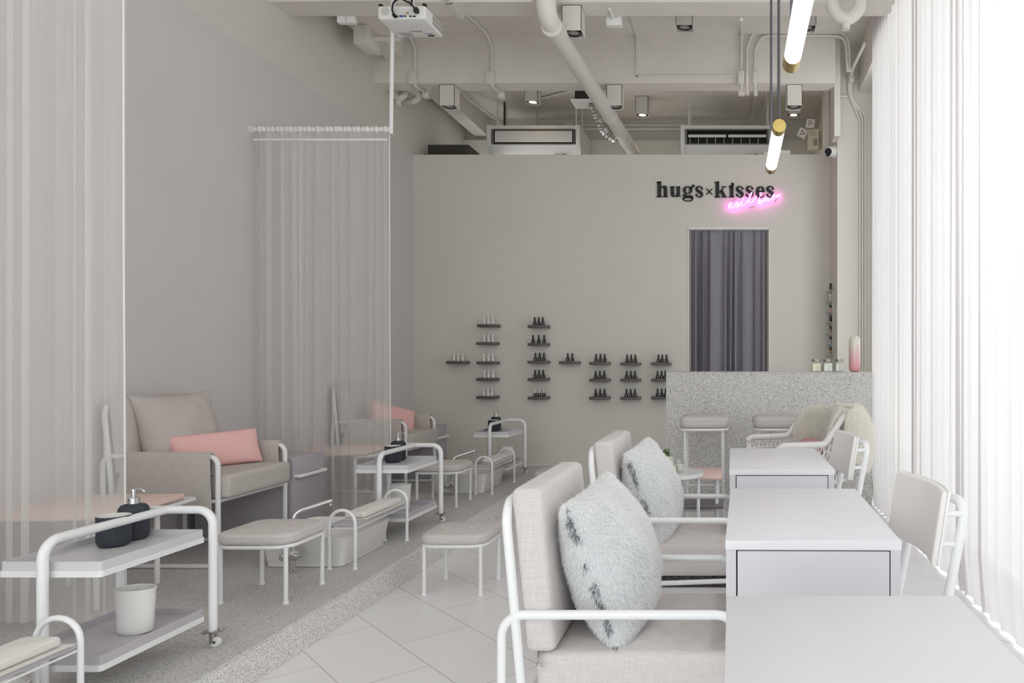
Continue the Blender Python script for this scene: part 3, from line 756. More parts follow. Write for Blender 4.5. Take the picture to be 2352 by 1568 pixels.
for (x, y, m, lb) in ((-.372, 4.475, 'cream', 'glass candle with cream wax on the round table'), (-.333, 4.535, 'mint', 'glass candle with pale wax, rightmost on the round table')):
    t = thing('glass_candle', lb, 'candle', (x, y, ztop), 0, 'glass candles on the round table')
    obj('wax', MB().lathe([(0, .012), (.026, .012), (.0285, .018), (.0285, .048), (0, .049)], n=28), M[m], t)
    obj('glass', MB().lathe([(0, 0), (.027, 0), (.030, .004), (.032, .07), (.031, .072), (.0297, .07), (.029, .012), (0, .011)], n=30), M['glass'], t)
rg = MB().box(-.72, .28, 3.85, 5.2, .001, .018, .006)
pts = [(Vector((R.uniform(-.72, .28), R.uniform(3.85, 5.2), .016)), Vector((0, 0, 1))) for _ in range(9000)]
rug = tag(obj('rug', rg, M['rug']), 'dark charcoal shag rug under the lounge tables', 'rug')
o = obj('pile', MB().strands(pts, .026, .0035, random.Random(2), .6), mat('charcoal_pile', '5b595d', .95, vary=.5, vscale=60), rug, fix=False); o['kind'] = 'stuff'

# ------------------------------------------------------------------ technicians' chairs
def tech_chair(dy, lb):
    t = thing('padded_chair', lb, 'chair', (.524, 2.02+dy, 0), PI+.10, 'white padded chairs by the window curtain')   # local +x faces the desk
    W = .36
    def curve(q): return Vector((q.x+.030*(q.y/.18)**2+.0-(q.z)*.16, q.y, q.z))
    Mx = Matrix.Translation((0, 0, 0))
    bp = MB().rbox(0, 0, .755, .018, W, .185, .0085, 3, fn=curve)
    obj('back_pad', bp, M['greyvinyl'], t)['label'] = 'grey vinyl back pad'
    bs = MB().rbox(-.012, 0, .755, .008, W-.002, .187, .0038, 2, fn=curve)
    obj('back_shell', bs, M['white'], t)
    def q(z): return -.032-(z-.755)*.20
    fr = fillet([(q(.02)-.0, -.168, .02), (q(.62), -.168, .62), (q(.815), -.168, .815), (q(.815), .168, .815), (q(.62), .168, .62), (q(.02), .168, .02)], .05, 7)
    obj('back_frame', MB().tube(fr, .0125, 10), M['white'], t)
    pg = MB()
    for s in (-1, 1):
        for z in (.715, .79): pg.cyl((q(z), s*.168, z), (-.012-(z-.755)*.16+.025, s*.162, z), .008, 10)
    obj('spacer', pg, M['white'], t)
    obj('seat', pad(MB(), .36, .38, .425, .035, .05, .014, .006, .20, 0), M['greyvinyl'], t)
    obj('front_frame', MB().tube(fillet([(.33, -.165, .0), (.33, -.165, .41), (.33, .165, .41), (.33, .165, 0)], .04, 6), .0115, 10), M['white'], t)
    obj('side_rail', MB().tube([(.33, -.165, .41), (q(.41), -.168, .41)], .010, 8).tube([(.33, .165, .41), (q(.41), .168, .41)], .010, 8), M['white'], t)
tech_chair(0, 'white framed chair with a grey vinyl back pad behind the middle desk'); tech_chair(1.345, 'white framed chair with a grey vinyl back pad behind the farthest desk')

# ------------------------------------------------------------------ wicker armchair with sheepskins
Wc = thing('wicker_armchair', 'white open-weave wicker armchair in front of the counter', 'armchair', (.457, 4.958, 0), PI+.326)   # local +x faces the tables
def rim_pt(u, k=1.0):            # u in -1..1 along the rim from one arm front round the back to the other
    a = abs(u); s = -1 if u < 0 else 1
    if a > .48:
        f = (a-.48)/.52; x = -.06+.345*f; y = .30-.015*f; z = .65
        if f > .9: z -= (f-.9)*.25
    else:
        f = a/.48; th = f*PI/2; x = -.06-.29*math.cos(th); y = .30*math.sin(th); z = .65
    g_ = max(0, min(1, (.56-a)/.24)); z += .18*g_*g_*(3-2*g_)
    return Vector((x*k, s*y*k, z))
us = [-1+2*i/80 for i in range(81)]
rim = [rim_pt(u) for u in us]; low = [Vector((rim_pt(u, .84).x+.01, rim_pt(u, .84).y, .40)) for u in us]
obj('rim', MB().tube(rim, .021, 10), M['wick'], Wc)
wv = MB()
for i in range(0, 80):
    if i % 2 == 0:
        for st in (4, -4):
            j = i+st
            if 0 <= j <= 80: wv.tube([rim[i], (rim[i]+low[j])/2+(rim[i]-Vector((0, 0, rim[i].z))).normalized()*.012, low[j]], .0042, 5)
for zf in (.28, .62):
    wv.tube([rim[i]*(1-zf)+low[i]*zf for i in range(81)], .005, 6)
for u in (-1, 1):
    i = 0 if u < 0 else 80
    for k in range(3): wv.tube([rim[i]+Vector((-.012*k, 0, 0)), low[i]+Vector((-.01*k, 0, -.38))], .008, 6)
obj('lattice', wv, M['wick'], Wc)
obj('seat_ring', MB().tube(low+[Vector((.26, y/10, .40)) for y in (2, 1, 0, -1, -2)], .016, 8, True), M['wick'], Wc)
st = MB().lathe([(0, .385), (.23, .385), (.255, .39), (.26, .40), (.24, .41), (0, .412)], n=36)
obj('seat', st, M['wick'], Wc)
for (x, y) in ((.2, .2), (.2, -.2), (-.2, .2), (-.2, -.2)): obj('leg', MB().cyl((x*1.05, y*1.05, 0), (x*.9, y*.9, .39), .014, 10), M['wick'], Wc)
WM = Matrix.Translation((.457, 4.958, 0)) @ Matrix.Rotation(PI+.326, 4, 'Z')
def drape(name, label, fn, nu, nv, seed, count, L):
    vs, fs = [], []
    for i in range(nu+1):
        for j in range(nv+1): vs.append(WM @ fn(i/nu*2-1, j/nv))
    for i in range(nu):
        for j in range(nv): fs.append((i*(nv+1)+j, (i+1)*(nv+1)+j, (i+1)*(nv+1)+j+1, i*(nv+1)+j+1))
    top = MB().add(vs, fs, True)
    # thickness
    both = MB().add(vs, fs, True)
    t = tag(obj(name, both, M['wool']), label, 'sheepskin', 'cream sheepskins on the wicker armchair')
    sm = t.modifiers.new('thick', 'SOLIDIFY'); sm.thickness = .018; sm.offset = 0
    cen = WM @ Vector((0, 0, .45)); pts = []
    for p, n in surface_points(top, count, random.Random(seed)):
        pts.append((p, n)); pts.append((p, -n))
    o = obj('fleece', MB().strands(pts, L, .0015, random.Random(seed), .55, Vector((0, 0, -.25))), M['wool'], t, fix=False); o['kind'] = 'stuff'
    return t
def inside(u, v):      # over the back and down the inside
    a = u*(.30+.16*math.sin(v*PI))*(1+.08*math.sin(v*9)); r = rim_pt(a, .90)
    z = r.z+.035-.36*v**1.2+.015*mnoise.noise(Vector((u*3, v*3, 1)))
    return Vector((r.x+.02+.04*v, r.y, z))
def outside(u, v):     # over the near side of the back and down the outside
    a = .10+u*(.27+.10*math.sin(v*PI))*(1-.3*v*v); r = rim_pt(a, 1.0)
    k = 1.0+.16*math.sin(min(1, v*1.6)*PI/2)+.10*math.sin(v*PI)
    z = r.z+.05*(1-abs(v*2-.3) if v < .3 else .85)-.40*v**1.1
    return Vector((r.x*k-.02, r.y*k, z))
drape('sheepskin', 'cream sheepskin draped down the inside of the wicker armchair back', inside, 16, 12, 31, 11000, .05)
drape('sheepskin', 'cream sheepskin hanging over the outside of the wicker armchair back by the window curtain', outside, 16, 12, 32, 14000, .055)
c = pillow(MB(), .215, .145, .055, WM @ frame_matrix((-.02, .0, .555), (.12, .95, .0), (-.75, .1, .62)), .07, .014, 6, 24, .42)
tag(obj('wicker_cushion', c, mat('dusty_pink_cloth', 'd3a1a6', .8)), 'dusty pink cushion lying in the white wicker armchair', 'cushion')

# ------------------------------------------------------------------ back wall: ledges and polish bottles
YS = 7.378
def wall_shelf(x0, yt, lb, grp):
    k = YS/FPX; x = (x0-VX)*k; z = CAMZ-(yt-VY)*k
    t = thing('wall_ledge', lb, 'shelf', (x, YS, z), 0, grp)
    obj('board', MB().box(0, .196, 0, YB-YS+.002, -.027, 0, .0025), M['shelf'], t)
    obj('edge_strip', MB().box(.184, .1965, -.0006, .012, -.026, -.001), mat('taupe_edge', '7a6e72', .45) if 'taupe_edge' not in bpy.data.materials else bpy.data.materials['taupe_edge'], t)
    return z
def make_bottle(kind):
    t = thing('nail_polish', 'x', 'nail polish bottle'); body = M['vinyl'] if kind == 'white' else M['black']
    b = MB().lathe([(0, 0), (.015, 0), (.017, .002), (.017, .028), (.014, .033), (.007, .035), (0, .035)], n=18)
    obj('bottle', b, body, t)
    cm = {'white': M['vinyl'], 'black': M['black'], 'clear': M['steel']}[kind]
    cp = MB().lathe([(0, .0345), (.0098, .0345), (.0098, .046), (.0076, .079), (.0066, .081), (0, .081)], n=16)
    obj('cap', cp, cm, t)
    lb = MB()
    if kind == 'white': lb.lathe([(0, -.0008), (.0032, -.0008), (.0032, .0006), (0, .0006)], n=12, M=Matrix.Translation((-.002, -.0168, .016)) @ Matrix.Rotation(PI/2, 4, 'X'))
    else:
        for i, (wd, z) in enumerate(((.008, .024), (.011, .019), (.006, .0145), (.010, .009))): lb.box(-.006, -.006+wd, -.0178, -.0160, z, z+.0022)
    obj('label_print', lb, mat('label_'+kind, {'white': '6a3a34', 'black': 'b9b9b9', 'clear': 'd8c3a0'}[kind], .5), t)
    return t
proto = {k: make_bottle(k) for k in ('white', 'black', 'clear')}
used = set()
def place_bottle(kind, px, zs, lb, grp):
    k = 7.435/FPX; loc = ((px-VX)*k, 7.435, zs+.0003)
    if kind not in used:
        used.add(kind); o = proto[kind]; o.location = loc; o['label'] = lb; o['group'] = grp
    else: o = dup(proto[kind], lb, loc, None, grp)
    o.rotation_euler = (0, 0, R.uniform(-.35, .35))
POS3 = ('left', 'middle', 'right')
ROW5 = ('topmost', 'second', 'third', 'fourth', 'lowest'); ROW3 = ('top', 'middle', 'bottom')
def column(x0s, tops, xs, kind, col, rows):
    for i, yt in enumerate(tops):
        x0 = x0s[i] if isinstance(x0s, (list, tuple)) else x0s
        name = (rows[i] + ' ' if rows else '')
        z = wall_shelf(x0, yt, 'dark taupe wall ledge, %s%s' % (name, 'ledge ' + col if rows else col), 'dark taupe wall ledges')
        row = xs[i]; P = POS3 if len(row) == 3 else ('left', 'right')
        for j, px in enumerate(row):
            kk = 'clear' if (kind == 'black' and rows is ROW5 and i == 4) else kind
            desc = {'white': 'white nail polish bottle', 'black': 'black nail polish bottle', 'clear': 'silver-capped black polish bottle'}[kk]
            place_bottle(kk, px, z, '%s, %s on the %sledge %s' % (desc, P[j], name, col), {'white': 'white polish bottles', 'black': 'black polish bottles', 'clear': 'silver capped polish bottles'}[kk])
c42 = lambda *a: [1000+v/4.2 for v in a]
column(1024, [829], [c42(179, 220, 262)], 'white', 'farthest left on the wall', None)
column([1095, 1093.3, 1093.8, 1093.3, 1093.3], [744.3, 785.3, 829.8, 868, 909.7], [c42(472, 513, 553)]*2+[c42(468, 512, 553), c42(475, 513, 556), c42(465, 508, 544)], 'white', 'of the white bottle column', ROW5)
column(1211.3, [746, 787.3, 828.2, 868, 911], [c42(958, 997, 1036), c42(941, 996, 1049), c42(965, 1006, 1047), c42(962, 1000, 1040), c42(962, 1003, 1045)], 'black', 'of the tall black bottle column', ROW5)
column(1283, [829.5], [c42(1277, 1320)], 'black', 'with only two bottles', None)
column(1353, [831, 869.7, 911.3], [c42(1550, 1592, 1633), c42(1545, 1587, 1628), c42(1546, 1589, 1630)], 'black', 'of the leftmost short column', ROW3)
column(1424, [832.2, 869.7, 911.7], [c42(1849, 1889, 1928), c42(1846, 1885, 1925), c42(1843, 1884, 1924)], 'black', 'of the middle short column', ROW3)
column(1495, [832, 869.7, 911], [c42(2152, 2189, 2229), c42(2143, 2183, 2218), c42(2144, 2184, 2222)], 'black', 'of the short column by the counter', ROW3)
# glass shelves on the flank of the column
rk = thing('glass_rack', 'narrow stack of clear glass shelves on the side of the column', 'shelf rack', (.985, 7.24, 0))
zs = [1.878, 1.774, 1.668, 1.567, 1.459, 1.355, 1.254]
for z in zs: obj('glass_shelf', MB().box(-.052, 0, 0, .255, z-.004, z), mat('shelf_glass', 'd4d6d2', .2) if 'shelf_glass' not in bpy.data.materials else bpy.data.materials['shelf_glass'], rk)
obj('clip', MB().box(-.01, 0, .02, .03, zs[-1]-.01, zs[0]+.004).box(-.01, 0, .225, .235, zs[-1]-.01, zs[0]+.004), M['steel'], rk)
bc = [('black', 'plum'), ('white', 'clear'), ('black', 'blush'), ('black', 'dark'), ('black', 'mauve'), ('black', 'grey'), ('black', 'amber')]
cols = ['5c4a58', 'cdbfae', 'c7a19a', '2a2528', 'b08a90', 'a9a6a4', 'b98a5a']
RN = ('topmost', 'second', 'third', 'fourth', 'fifth', 'sixth', 'lowest')
for i, z in enumerate(zs):
    t = thing('varnish_bottle', 'small %s varnish bottle on the %s glass shelf of the column' % (bc[i][1], RN[i]), 'nail polish bottle', (.985-.026, 7.29, z+.0003), 0, 'bottles on the glass rack')
    obj('bottle', MB().rbox(0, 0, .019, .03, .03, .038, .006, 2), mat('varnish_'+bc[i][1], cols[i], .2), t)
    obj('cap', MB().lathe([(0, .037), (.011, .037), (.010, .07), (0, .071)], n=16), M['vinyl'] if bc[i][0] == 'white' else M['black'], t)
# ------------------------------------------------------------------ lettering on the back wall
KS = 7.49/FPX/6.918
def sg(x, y): return ((1490+x/6.918-VX)*7.49/FPX, CAMZ-(390+y/6.918-VY)*7.49/FPX)
def poly(mb, pts, y0=YB-.016, y1=YB-.001): mb.prism([sg(*p) for p in pts], y0, y1); return mb
def vstroke(mb, pts, ws, y0=YB-.016, y1=YB-.001, n=7):
    P = smooth([(p[0], p[1], w_) for p, w_ in zip(pts, ws)], n); L, Q = [], []
    for i, p in enumerate(P):
        a = P[max(0, i-1)]; b = P[min(len(P)-1, i+1)]; d = Vector((b.x-a.x, b.y-a.y)); d.normalize()
        nx, ny = -d.y*p.z/2, d.x*p.z/2; L.append((p.x+nx, p.y+ny)); Q.append((p.x-nx, p.y-ny))
    vs = []; N = len(P)
    for yy in (y0, y1):
        for q in L+Q: x, z = sg(*q); vs.append((x, yy, z))
    fs = []
    for i in range(N-1):
        fs += [(i, i+1, N+i+1, N+i), (2*N+i, 3*N+i, 3*N+i+1, 2*N+i+1), (i, 2*N+i, 2*N+i+1, i+1), (N+i, N+i+1, 3*N+i+1, 3*N+i)]
    fs += [(0, N, 3*N, 2*N), (N-1, 3*N-1, 4*N-1, 2*N-1)]
    mb.add(vs, fs); return mb
def blob(mb, cx, cy, rx, ry=None): 
    ry = ry or rx; return poly(mb, [(cx+rx*math.cos(2*PI*k/24), cy+ry*math.sin(2*PI*k/24)) for k in range(24)])
def ring(mb, cx, cy, rxo, ryo, rxi, ryi, rot=0, n=36):
    vs = []; fs = []
    for yy in (YB-.016, YB-.001):
        for (rx, ry) in ((rxo, ryo), (rxi, ryi)):
            for k in range(n):
                a = 2*PI*k/n; x, y = rx*math.cos(a), ry*math.sin(a)
                x, y = x*math.cos(rot)-y*math.sin(rot), x*math.sin(rot)+y*math.cos(rot)
                X, Z = sg(cx+x, cy+y); vs.append((X, yy, Z))
    for k in range(n):
        j = (k+1) % n
        fs += [(k, j, n+j, n+k), (2*n+k, 3*n+k, 3*n+j, 2*n+j), (k, 2*n+k, 2*n+j, j), (n+k, n+j, 3*n+j, 3*n+k)]
    mb.add(vs, fs); return mb
sign = thing('wall_lettering', 'black serif lettering mounted high on the back wall above the doorway', 'sign', (0, 0, 0))
M['ink'] = mat('black_acrylic', '0b090b', .35)
def letter(mb): obj('letter', mb, M['ink'], sign)
def L_h(o=0):
    mb = MB(); poly(mb, [(137, 190), (197, 180), (197, 428), (137, 428)]); poly(mb, [(122, 190), (197, 180), (197, 200), (137, 207), (122, 200)])
    poly(mb, [(118, 418), (212, 418), (212, 430), (118, 430)]); poly(mb, [(236, 305), (294, 305), (294, 428), (236, 428)]); poly(mb, [(222, 418), (306, 418), (306, 430), (222, 430)])
    vstroke(mb, [(190, 300), (205, 275), (235, 262), (258, 275), (265, 310)], [6, 16, 30, 56, 58]); return mb
def L_u():
    mb = MB(); poly(mb, [(345, 268), (404, 258), (404, 370), (345, 370)]); poly(mb, [(330, 266), (404, 256), (404, 272), (330, 276)])
    vstroke(mb, [(374, 365), (380, 398), (405, 412), (432, 405), (448, 380)], [58, 52, 30, 16, 8])
    poly(mb, [(440, 268), (498, 258), (498, 410), (515, 406), (515, 416), (440, 430)]); poly(mb, [(424, 266), (498, 256), (498, 272), (424, 276)]); return mb
def L_g():
    mb = MB(); ring(mb, 618, 318, 78, 62, 26, 48); vstroke(mb, [(655, 290), (680, 285), (690, 262), (704, 252)], [20, 22, 20, 26]); blob(mb, 708, 252, 21)
    vstroke(mb, [(585, 365), (556, 392), (560, 412), (600, 410)], [14, 24, 34, 42]); vstroke(mb, [(585, 415), (640, 418), (685, 425), (692, 450)], [36, 42, 44, 28])
    ring(mb, 624, 464, 84, 36, 58, 20); vstroke(mb, [(565, 428), (545, 448), (542, 464)], [10, 14, 14]); return mb
def L_s(x, s=1.0):
    mb = MB(); X = lambda a: x+a*s
    vstroke(mb, [(X(118), 300), (X(95), 268), (X(60), 262), (X(26), 280), (X(22), 310), (X(55), 340), (X(95), 368), (X(104), 398), (X(80), 424), (X(50), 428), (X(22), 412), (X(12), 392)],
            [10, 14, 20, 34, 44, 50, 50, 40, 26, 16, 14, 10]); blob(mb, X(106), 296, 17); blob(mb, X(20), 396, 19); return mb
def L_k():
    mb = MB(); poly(mb, [(1062, 190), (1120, 181), (1120, 432), (1062, 432)]); poly(mb, [(1046, 192), (1120, 181), (1120, 200), (1046, 202)]); poly(mb, [(1046, 422), (1136, 422), (1136, 434), (1046, 434)])
    poly(mb, [(1120, 345), (1190, 266), (1212, 266), (1120, 372)]); poly(mb, [(1158, 258), (1236, 258), (1236, 268), (1158, 268)])
    poly(mb, [(1130, 345), (1172, 308), (1236, 424), (1172, 424)]); poly(mb, [(1152, 422), (1244, 422), (1244, 434), (1152, 434)]); return mb
def L_i():
    mb = MB(); poly(mb, [(1290, 266), (1348, 258), (1348, 432), (1290, 432)]); poly(mb, [(1272, 266), (1348, 256), (1348, 272), (1272, 276)]); poly(mb, [(1272, 422), (1362, 422), (1362, 434), (1272, 434)])
    blob(mb, 1332, 220, 22); vstroke(mb, [(1350, 222), (1340, 240), (1310, 252), (1275, 256)], [18, 24, 18, 5]); return mb
def L_e():
    mb = MB(); vstroke(mb, [(1842, 380), (1828, 415), (1785, 432), (1740, 415), (1726, 350), (1740, 290), (1778, 268), (1812, 285), (1822, 335)], [6, 12, 22, 44, 52, 46, 16, 34, 44])
    poly(mb, [(1745, 330), (1846, 330), (1846, 350), (1745, 350)]); return mb
for q in (L_h(), L_u(), L_g(), L_s(740), L_k(), L_i(), L_s(1385), L_s(1541), L_e(), L_s(1868)): letter(q)
mb = MB(); vstroke(mb, [(918, 296), (964, 342), (1010, 388)], [13, 13, 13]); vstroke(mb, [(1010, 296), (964, 342), (918, 388)], [13, 13, 13]); obj('cross', mb, M['ink'], sign)
# neon script in front of it
ns = thing('neon_sign', 'glowing pink neon handwriting overlapping the lower right of the black lettering', 'neon sign', (0, 0, 0))
def np_(pts): return [Vector((sg(x, y)[0], YB-.045, sg(x, y)[1])) for x, y in pts]
strokes = [
 [(1266, 540), (1276, 570), (1276, 622), (1284, 590), (1296, 550), (1310, 520), (1314, 540), (1308, 590), (1314, 622), (1322, 618), (1340, 592), (1368, 560), (1395, 530), (1412, 520), (1392, 545), (1382, 580), (1392, 598), (1412, 575), (1424, 535), (1420, 570), (1428, 590), (1450, 560), (1482, 505), (1474, 545), (1482, 570), (1508, 572), (1540, 545), (1580, 490), (1615, 435), (1638, 390), (1634, 370), (1615, 390), (1598, 440), (1588, 490), (1600, 525), (1630, 530), (1670, 490), (1718, 425)],
 [(1498, 492), (1503, 476), (1512, 458)],
 [(1772, 372), (1788, 376), (1780, 410), (1760, 450), (1745, 500), (1735, 548), (1756, 510), (1782, 488), (1796, 505), (1788, 535), (1768, 546), (1748, 530), (1770, 520), (1810, 510), (1830, 480), (1852, 452), (1868, 455), (1842, 480), (1850, 500), (1880, 482), (1900, 455), (1890, 490), (1905, 496), (1940, 460), (1988, 392), (1976, 440), (1964, 496), (1982, 450), (2005, 415), (2020, 425), (2030, 440), (2060, 425), (2092, 402), (2050, 410), (2015, 415)]]
for s_ in strokes: obj('tube', MB().tube(smooth(np_(s_), 5), .0019, 8), M['neon'], ns)
el = MB()
for (a, b) in (((1310, 500), (1385, 482)), ((1600, 608), (1680, 588)), ((1985, 520), (2045, 462))):
    pa, pb = np_([a, b]); el.cyl(pa, pb, .0055, 10)
el.tube(smooth(np_([(1310, 500), (1280, 512), (1270, 535)]), 4), .002, 6).tube(smooth(np_([(1680, 588), (1715, 570), (1735, 548)]), 4), .002, 6)
obj('electrode', el, M['steel'], ns)
sp = MB()
for (x, y) in ((1300, 560), (1500, 572), (1630, 480), (1760, 540), (2035, 390), (1900, 490)):
    p = np_([(x, y)])[0]; sp.cyl(p, (p.x, YB, p.z), .002, 6)
obj('standoff', sp, M['glass'], ns)

# ------------------------------------------------------------------ pendant tube lamps
def tube_lamp(y0, y1, lb):
    X, Z, r = .190, 2.146, .0285
    t = thing('tube_pendant', lb, 'pendant lamp', (X, (y0+y1)/2, Z), 0, 'brass tipped tube pendants'); h = (y1-y0)/2
    for s, q in ((-1, .06), (1, .075)):
        a, b = (-h, -h+q) if s < 0 else (h-q, h)
        obj('end_cap', MB().tube([(0, a, 0), (0, a+.002, 0), (0, b-.002, 0), (0, b, 0)], r, 28, rr=[r-.002, r, r, r-.002]), M['brass'], t)
    obj('glow_tube', MB().tube([(0, -h+.055, 0), (0, h-.07, 0)], r-.0018, 28, caps=False), M['tube_on'], t)
    for y in (-h+.035, h-.035): obj('rod', MB().cyl((0, y, r-.003), (0, y, ZS-Z), .0062, 10), M['rod'], t)
tube_lamp(1.70, 2.43, 'lit tube pendant lamp nearest the viewer, running off the top edge'); tube_lamp(3.05, 3.735, 'lit tube pendant lamp hanging lower in view by the pink neon writing')

# ------------------------------------------------------------------ box spotlights
def spot(cx, y, zb, zt, lit, lb):
    wv_ = .14; t = thing('box_spotlight', lb, 'spotlight', (cx, y+wv_/2, zb), 0, 'white box spotlights'); h = wv_/2
    mb = MB(); th = .004; H = zt-zb
    for (a, b, c, d) in ((-h, h, -h, -h+th), (-h, h, h-th, h), (-h, -h+th, -h, h), (h-th, h, -h, h)): mb.box(a, b, c, d, 0, H)
    mb.box(-h, h, -h, h, H-th, H); obj('housing', mb, M['pipe'], t)
    obj('baffle', MB().box(-h+th, h-th, -h+th, h-th, .030, .034), M['black'], t)
    obj('gimbal', MB().lathe([(.042, .006), (.056, .006), (.058, .012), (.056, .03), (.046, .03), (.042, .006)], n=32), M['black'], t)
    obj('lens', MB().lathe([(0, .012), (.043, .012), (.043, .016), (0, .016)], n=28), M['spot_on'] if lit else M['lens'], t)
    if lit:
        l = bpy.data.lights.new('spot_beam', 'SPOT'); l.energy = 6; l.color = (1, .8, .5); l.spot_size = 1.5; l.spot_blend = .6; l.shadow_soft_size = .04
        o = bpy.data.objects.new('spot_beam', l); C.objects.link(o); o.parent = t; o.location = (0, 0, .008)
    return t
spot(-1.147, 5.25, 3.525, 3.705, 0, 'unlit white box spotlight beside the bend of the big pipe')
spot(-2.613, 6.755, 3.515, 3.705, 0, 'unlit white box spotlight under the beam, left of both air conditioners')
spot(-1.086, 6.755, 3.515, 3.705, 0, 'unlit white box spotlight under the beam touching the big pipe')
spot(.56, 6.755, 3.515, 3.705, 0, 'unlit white box spotlight under the beam right of the pendant rods')
spot(-.405, 6.12, 3.96, ZS, 0, 'unlit square ceiling spotlight between the two beams, left of the pendant rods')
spot(.618, 6.12, 3.955, ZS, 0, 'unlit square ceiling spotlight half hidden behind the nearest tube lamp')
spot(-2.14, 7.84, 3.94, ZS, 1, 'lit warm box spotlight above the left air conditioner')
spot(-1.02, 8.25, 3.94, ZS, 1, 'lit warm box spotlight between the two air conditioners')
spot(.679, 8.25, 3.94, ZS, 1, 'lit warm box spotlight on the far right behind the partition')

# ------------------------------------------------------------------ air conditioners
def ac(x0, lb, opened):
    t = thing('air_conditioner', lb, 'air conditioner', (x0, 8.2, 0), 0, 'ceiling air conditioners'); W = 1.03; zt_ = 3.80
    prof = [(0, zt_), (0, 3.64), (.02, 3.57), (.07, 3.50), (.16, 3.44), (.30, 3.40), (.62, 3.40), (.62, zt_)]
    for xs in ((0, .045), (W-.045, W)): obj('side_cover', MB().rings([[Vector((x, y, z)) for (y, z) in prof] for x in xs], smooth=False), M['plastic'], t)
    p2 = [(.006, zt_-.004), (.006, 3.755), (.05, 3.75), (.06, 3.595), (.022, 3.592)] + [(y+.006, z+.004) for (y, z) in prof[3:6]] + [(.61, 3.41), (.61, zt_-.004)]
    obj('body', MB().rings([[Vector((x, y, z)) for (y, z) in p2] for x in (.045, W-.045)], smooth=False), M['plastic'], t)
    fr = MB().box(.06, W-.06, .0, .012, 3.745, 3.757).box(.06, W-.06, .016, .03, 3.588, 3.600).box(.06, .072, .004, .02, 3.595, 3.75).box(W-.072, W-.06, .004, .02, 3.595, 3.75)
    obj('outlet_frame', fr, mat('ac_grey', '77726c', .5) if 'ac_grey' not in bpy.data.materials else bpy.data.materials['ac_grey'], t)
    obj('outlet', MB().box(.06, W-.06, .04, .05, 3.59, 3.755), M['black'], t)
    fl = MB()
    if opened:
        for a in (.085, .53): fl.box(a, a+.42, .012, .04, 3.685, 3.692).box(a, a+.42, .008, .012, 3.665, 3.695)
        for k in range(9): fl.box(.1+k*.095, .105+k*.095, .025, .035, 3.60, 3.66)
    else: fl.box(.085, W-.085, .010, .016, 3.612, 3.738, .002)
    obj('flap', fl, M['plastic'], t)
    k = Matrix.Translation((W-.23, .085, 3.492)) @ Matrix.Rotation(-.62, 4, 'X')
    pn = MB().box(-.075, .075, -.008, .004, -.022, .022, M=k); pn.cur = 1; pn.box(.02, .05, -.0095, -.007, -.012, .004, M=k)
    for q in (-.06, -.045, -.03): pn.box(q, q+.006, -.0095, -.007, -.006, 0, M=k)
    obj('display', pn, [M['ceram'], M['black']], t)
    rd = MB()
    for x in (.09, W-.06):
        for y in (.1, .42): rd.cyl((x, y, zt_-.01), (x, y, ZS), .012, 10)
    obj('hanger', rd, M['pipe'], t)
ac(at(1118, 300, 8.2).x, 'left white ceiling air conditioner with its flap closed, seen over the partition', False)
ac(at(1563, 300, 8.2).x, 'right white ceiling air conditioner with open dark louvres, seen over the partition', True)

# ------------------------------------------------------------------ pipes and ducts
big = thing('drain_pipe', 'thick white drain pipe with an elbow running under the beams', 'pipe', (0, 0, 0))
E = at(1262, 52, 5.02); F_ = at(1452, 345, 8.35); D = (F_-E).normalized()
obj('pipe', MB().tube(fillet([(E.x-.03, 4.98, ZS), (E.x-.01, 4.98, E.z+.03), E+D*.15, F_+D*.5], .10, 8), .066, 22), M['pipe'], big)
for s_, e_ in ((.05, .20), (2.05, 2.10), (2.85, 2.98)): obj('coupling', MB().tube([E+D*s_, E+D*(s_+.001), E+D*e_], .073, 22), M['pipe'], big)
obj('coupling', MB().tube([(E.x-.03, 4.98, E.z+.12), (E.x-.03, 4.98, E.z+.30)], .072, 22), M['pipe'], big)
fx = thing('flexible_duct', 'crinkled silver flexible duct joining the thick drain pipe', 'duct', (0, 0, 0))
ps = smooth([at(1366, 235, 7.75), at(1374, 262, 7.8), at(1390, 296, 7.9), at(1418, 318, 8.0)], 16)
obj('hose', MB().tube(ps, .05, 18, rr=[.066+.008*math.sin(i*1.9) for i in range(len(ps))]), M['alu'], fx)
vf = thing('exhaust_vent', 'white exhaust fan grille with a dark housing beside the thick pipe', 'vent', (0, 0, 0)); q = at(1342, 230, 7.7)
obj('grille', MB().box(q.x-.13, q.x+.14, 7.62, 7.9, 3.875, 3.885, .003), M['ceram'], vf)
obj('housing', MB().box(q.x-.09, q.x+.14, 7.66, 7.88, 3.885, ZS), M['dark'], vf)
sl = MB()
for k in range(12): sl.box(q.x-.11, q.x+.12, 7.645+k*.02, 7.651+k*.02, 3.872, 3.876)
obj('slats', sl, M['pipe'], vf)
def pipe(lb, pts, r, bend=.05, name='conduit', m='pipe', extra=None, cat='conduit'):
    t = thing(name, lb, cat, (0, 0, 0)); obj('pipe', MB().tube(fillet(pts, bend, 6), r, 12), M[m], t)
    for e_ in (extra if isinstance(extra, list) else [extra] if extra else []): obj('junction_box' if name == 'conduit' else 'cleanout_cap', e_, M[m], t)
    return t
A6 = lambda x, y, Y: at(x, y, Y)
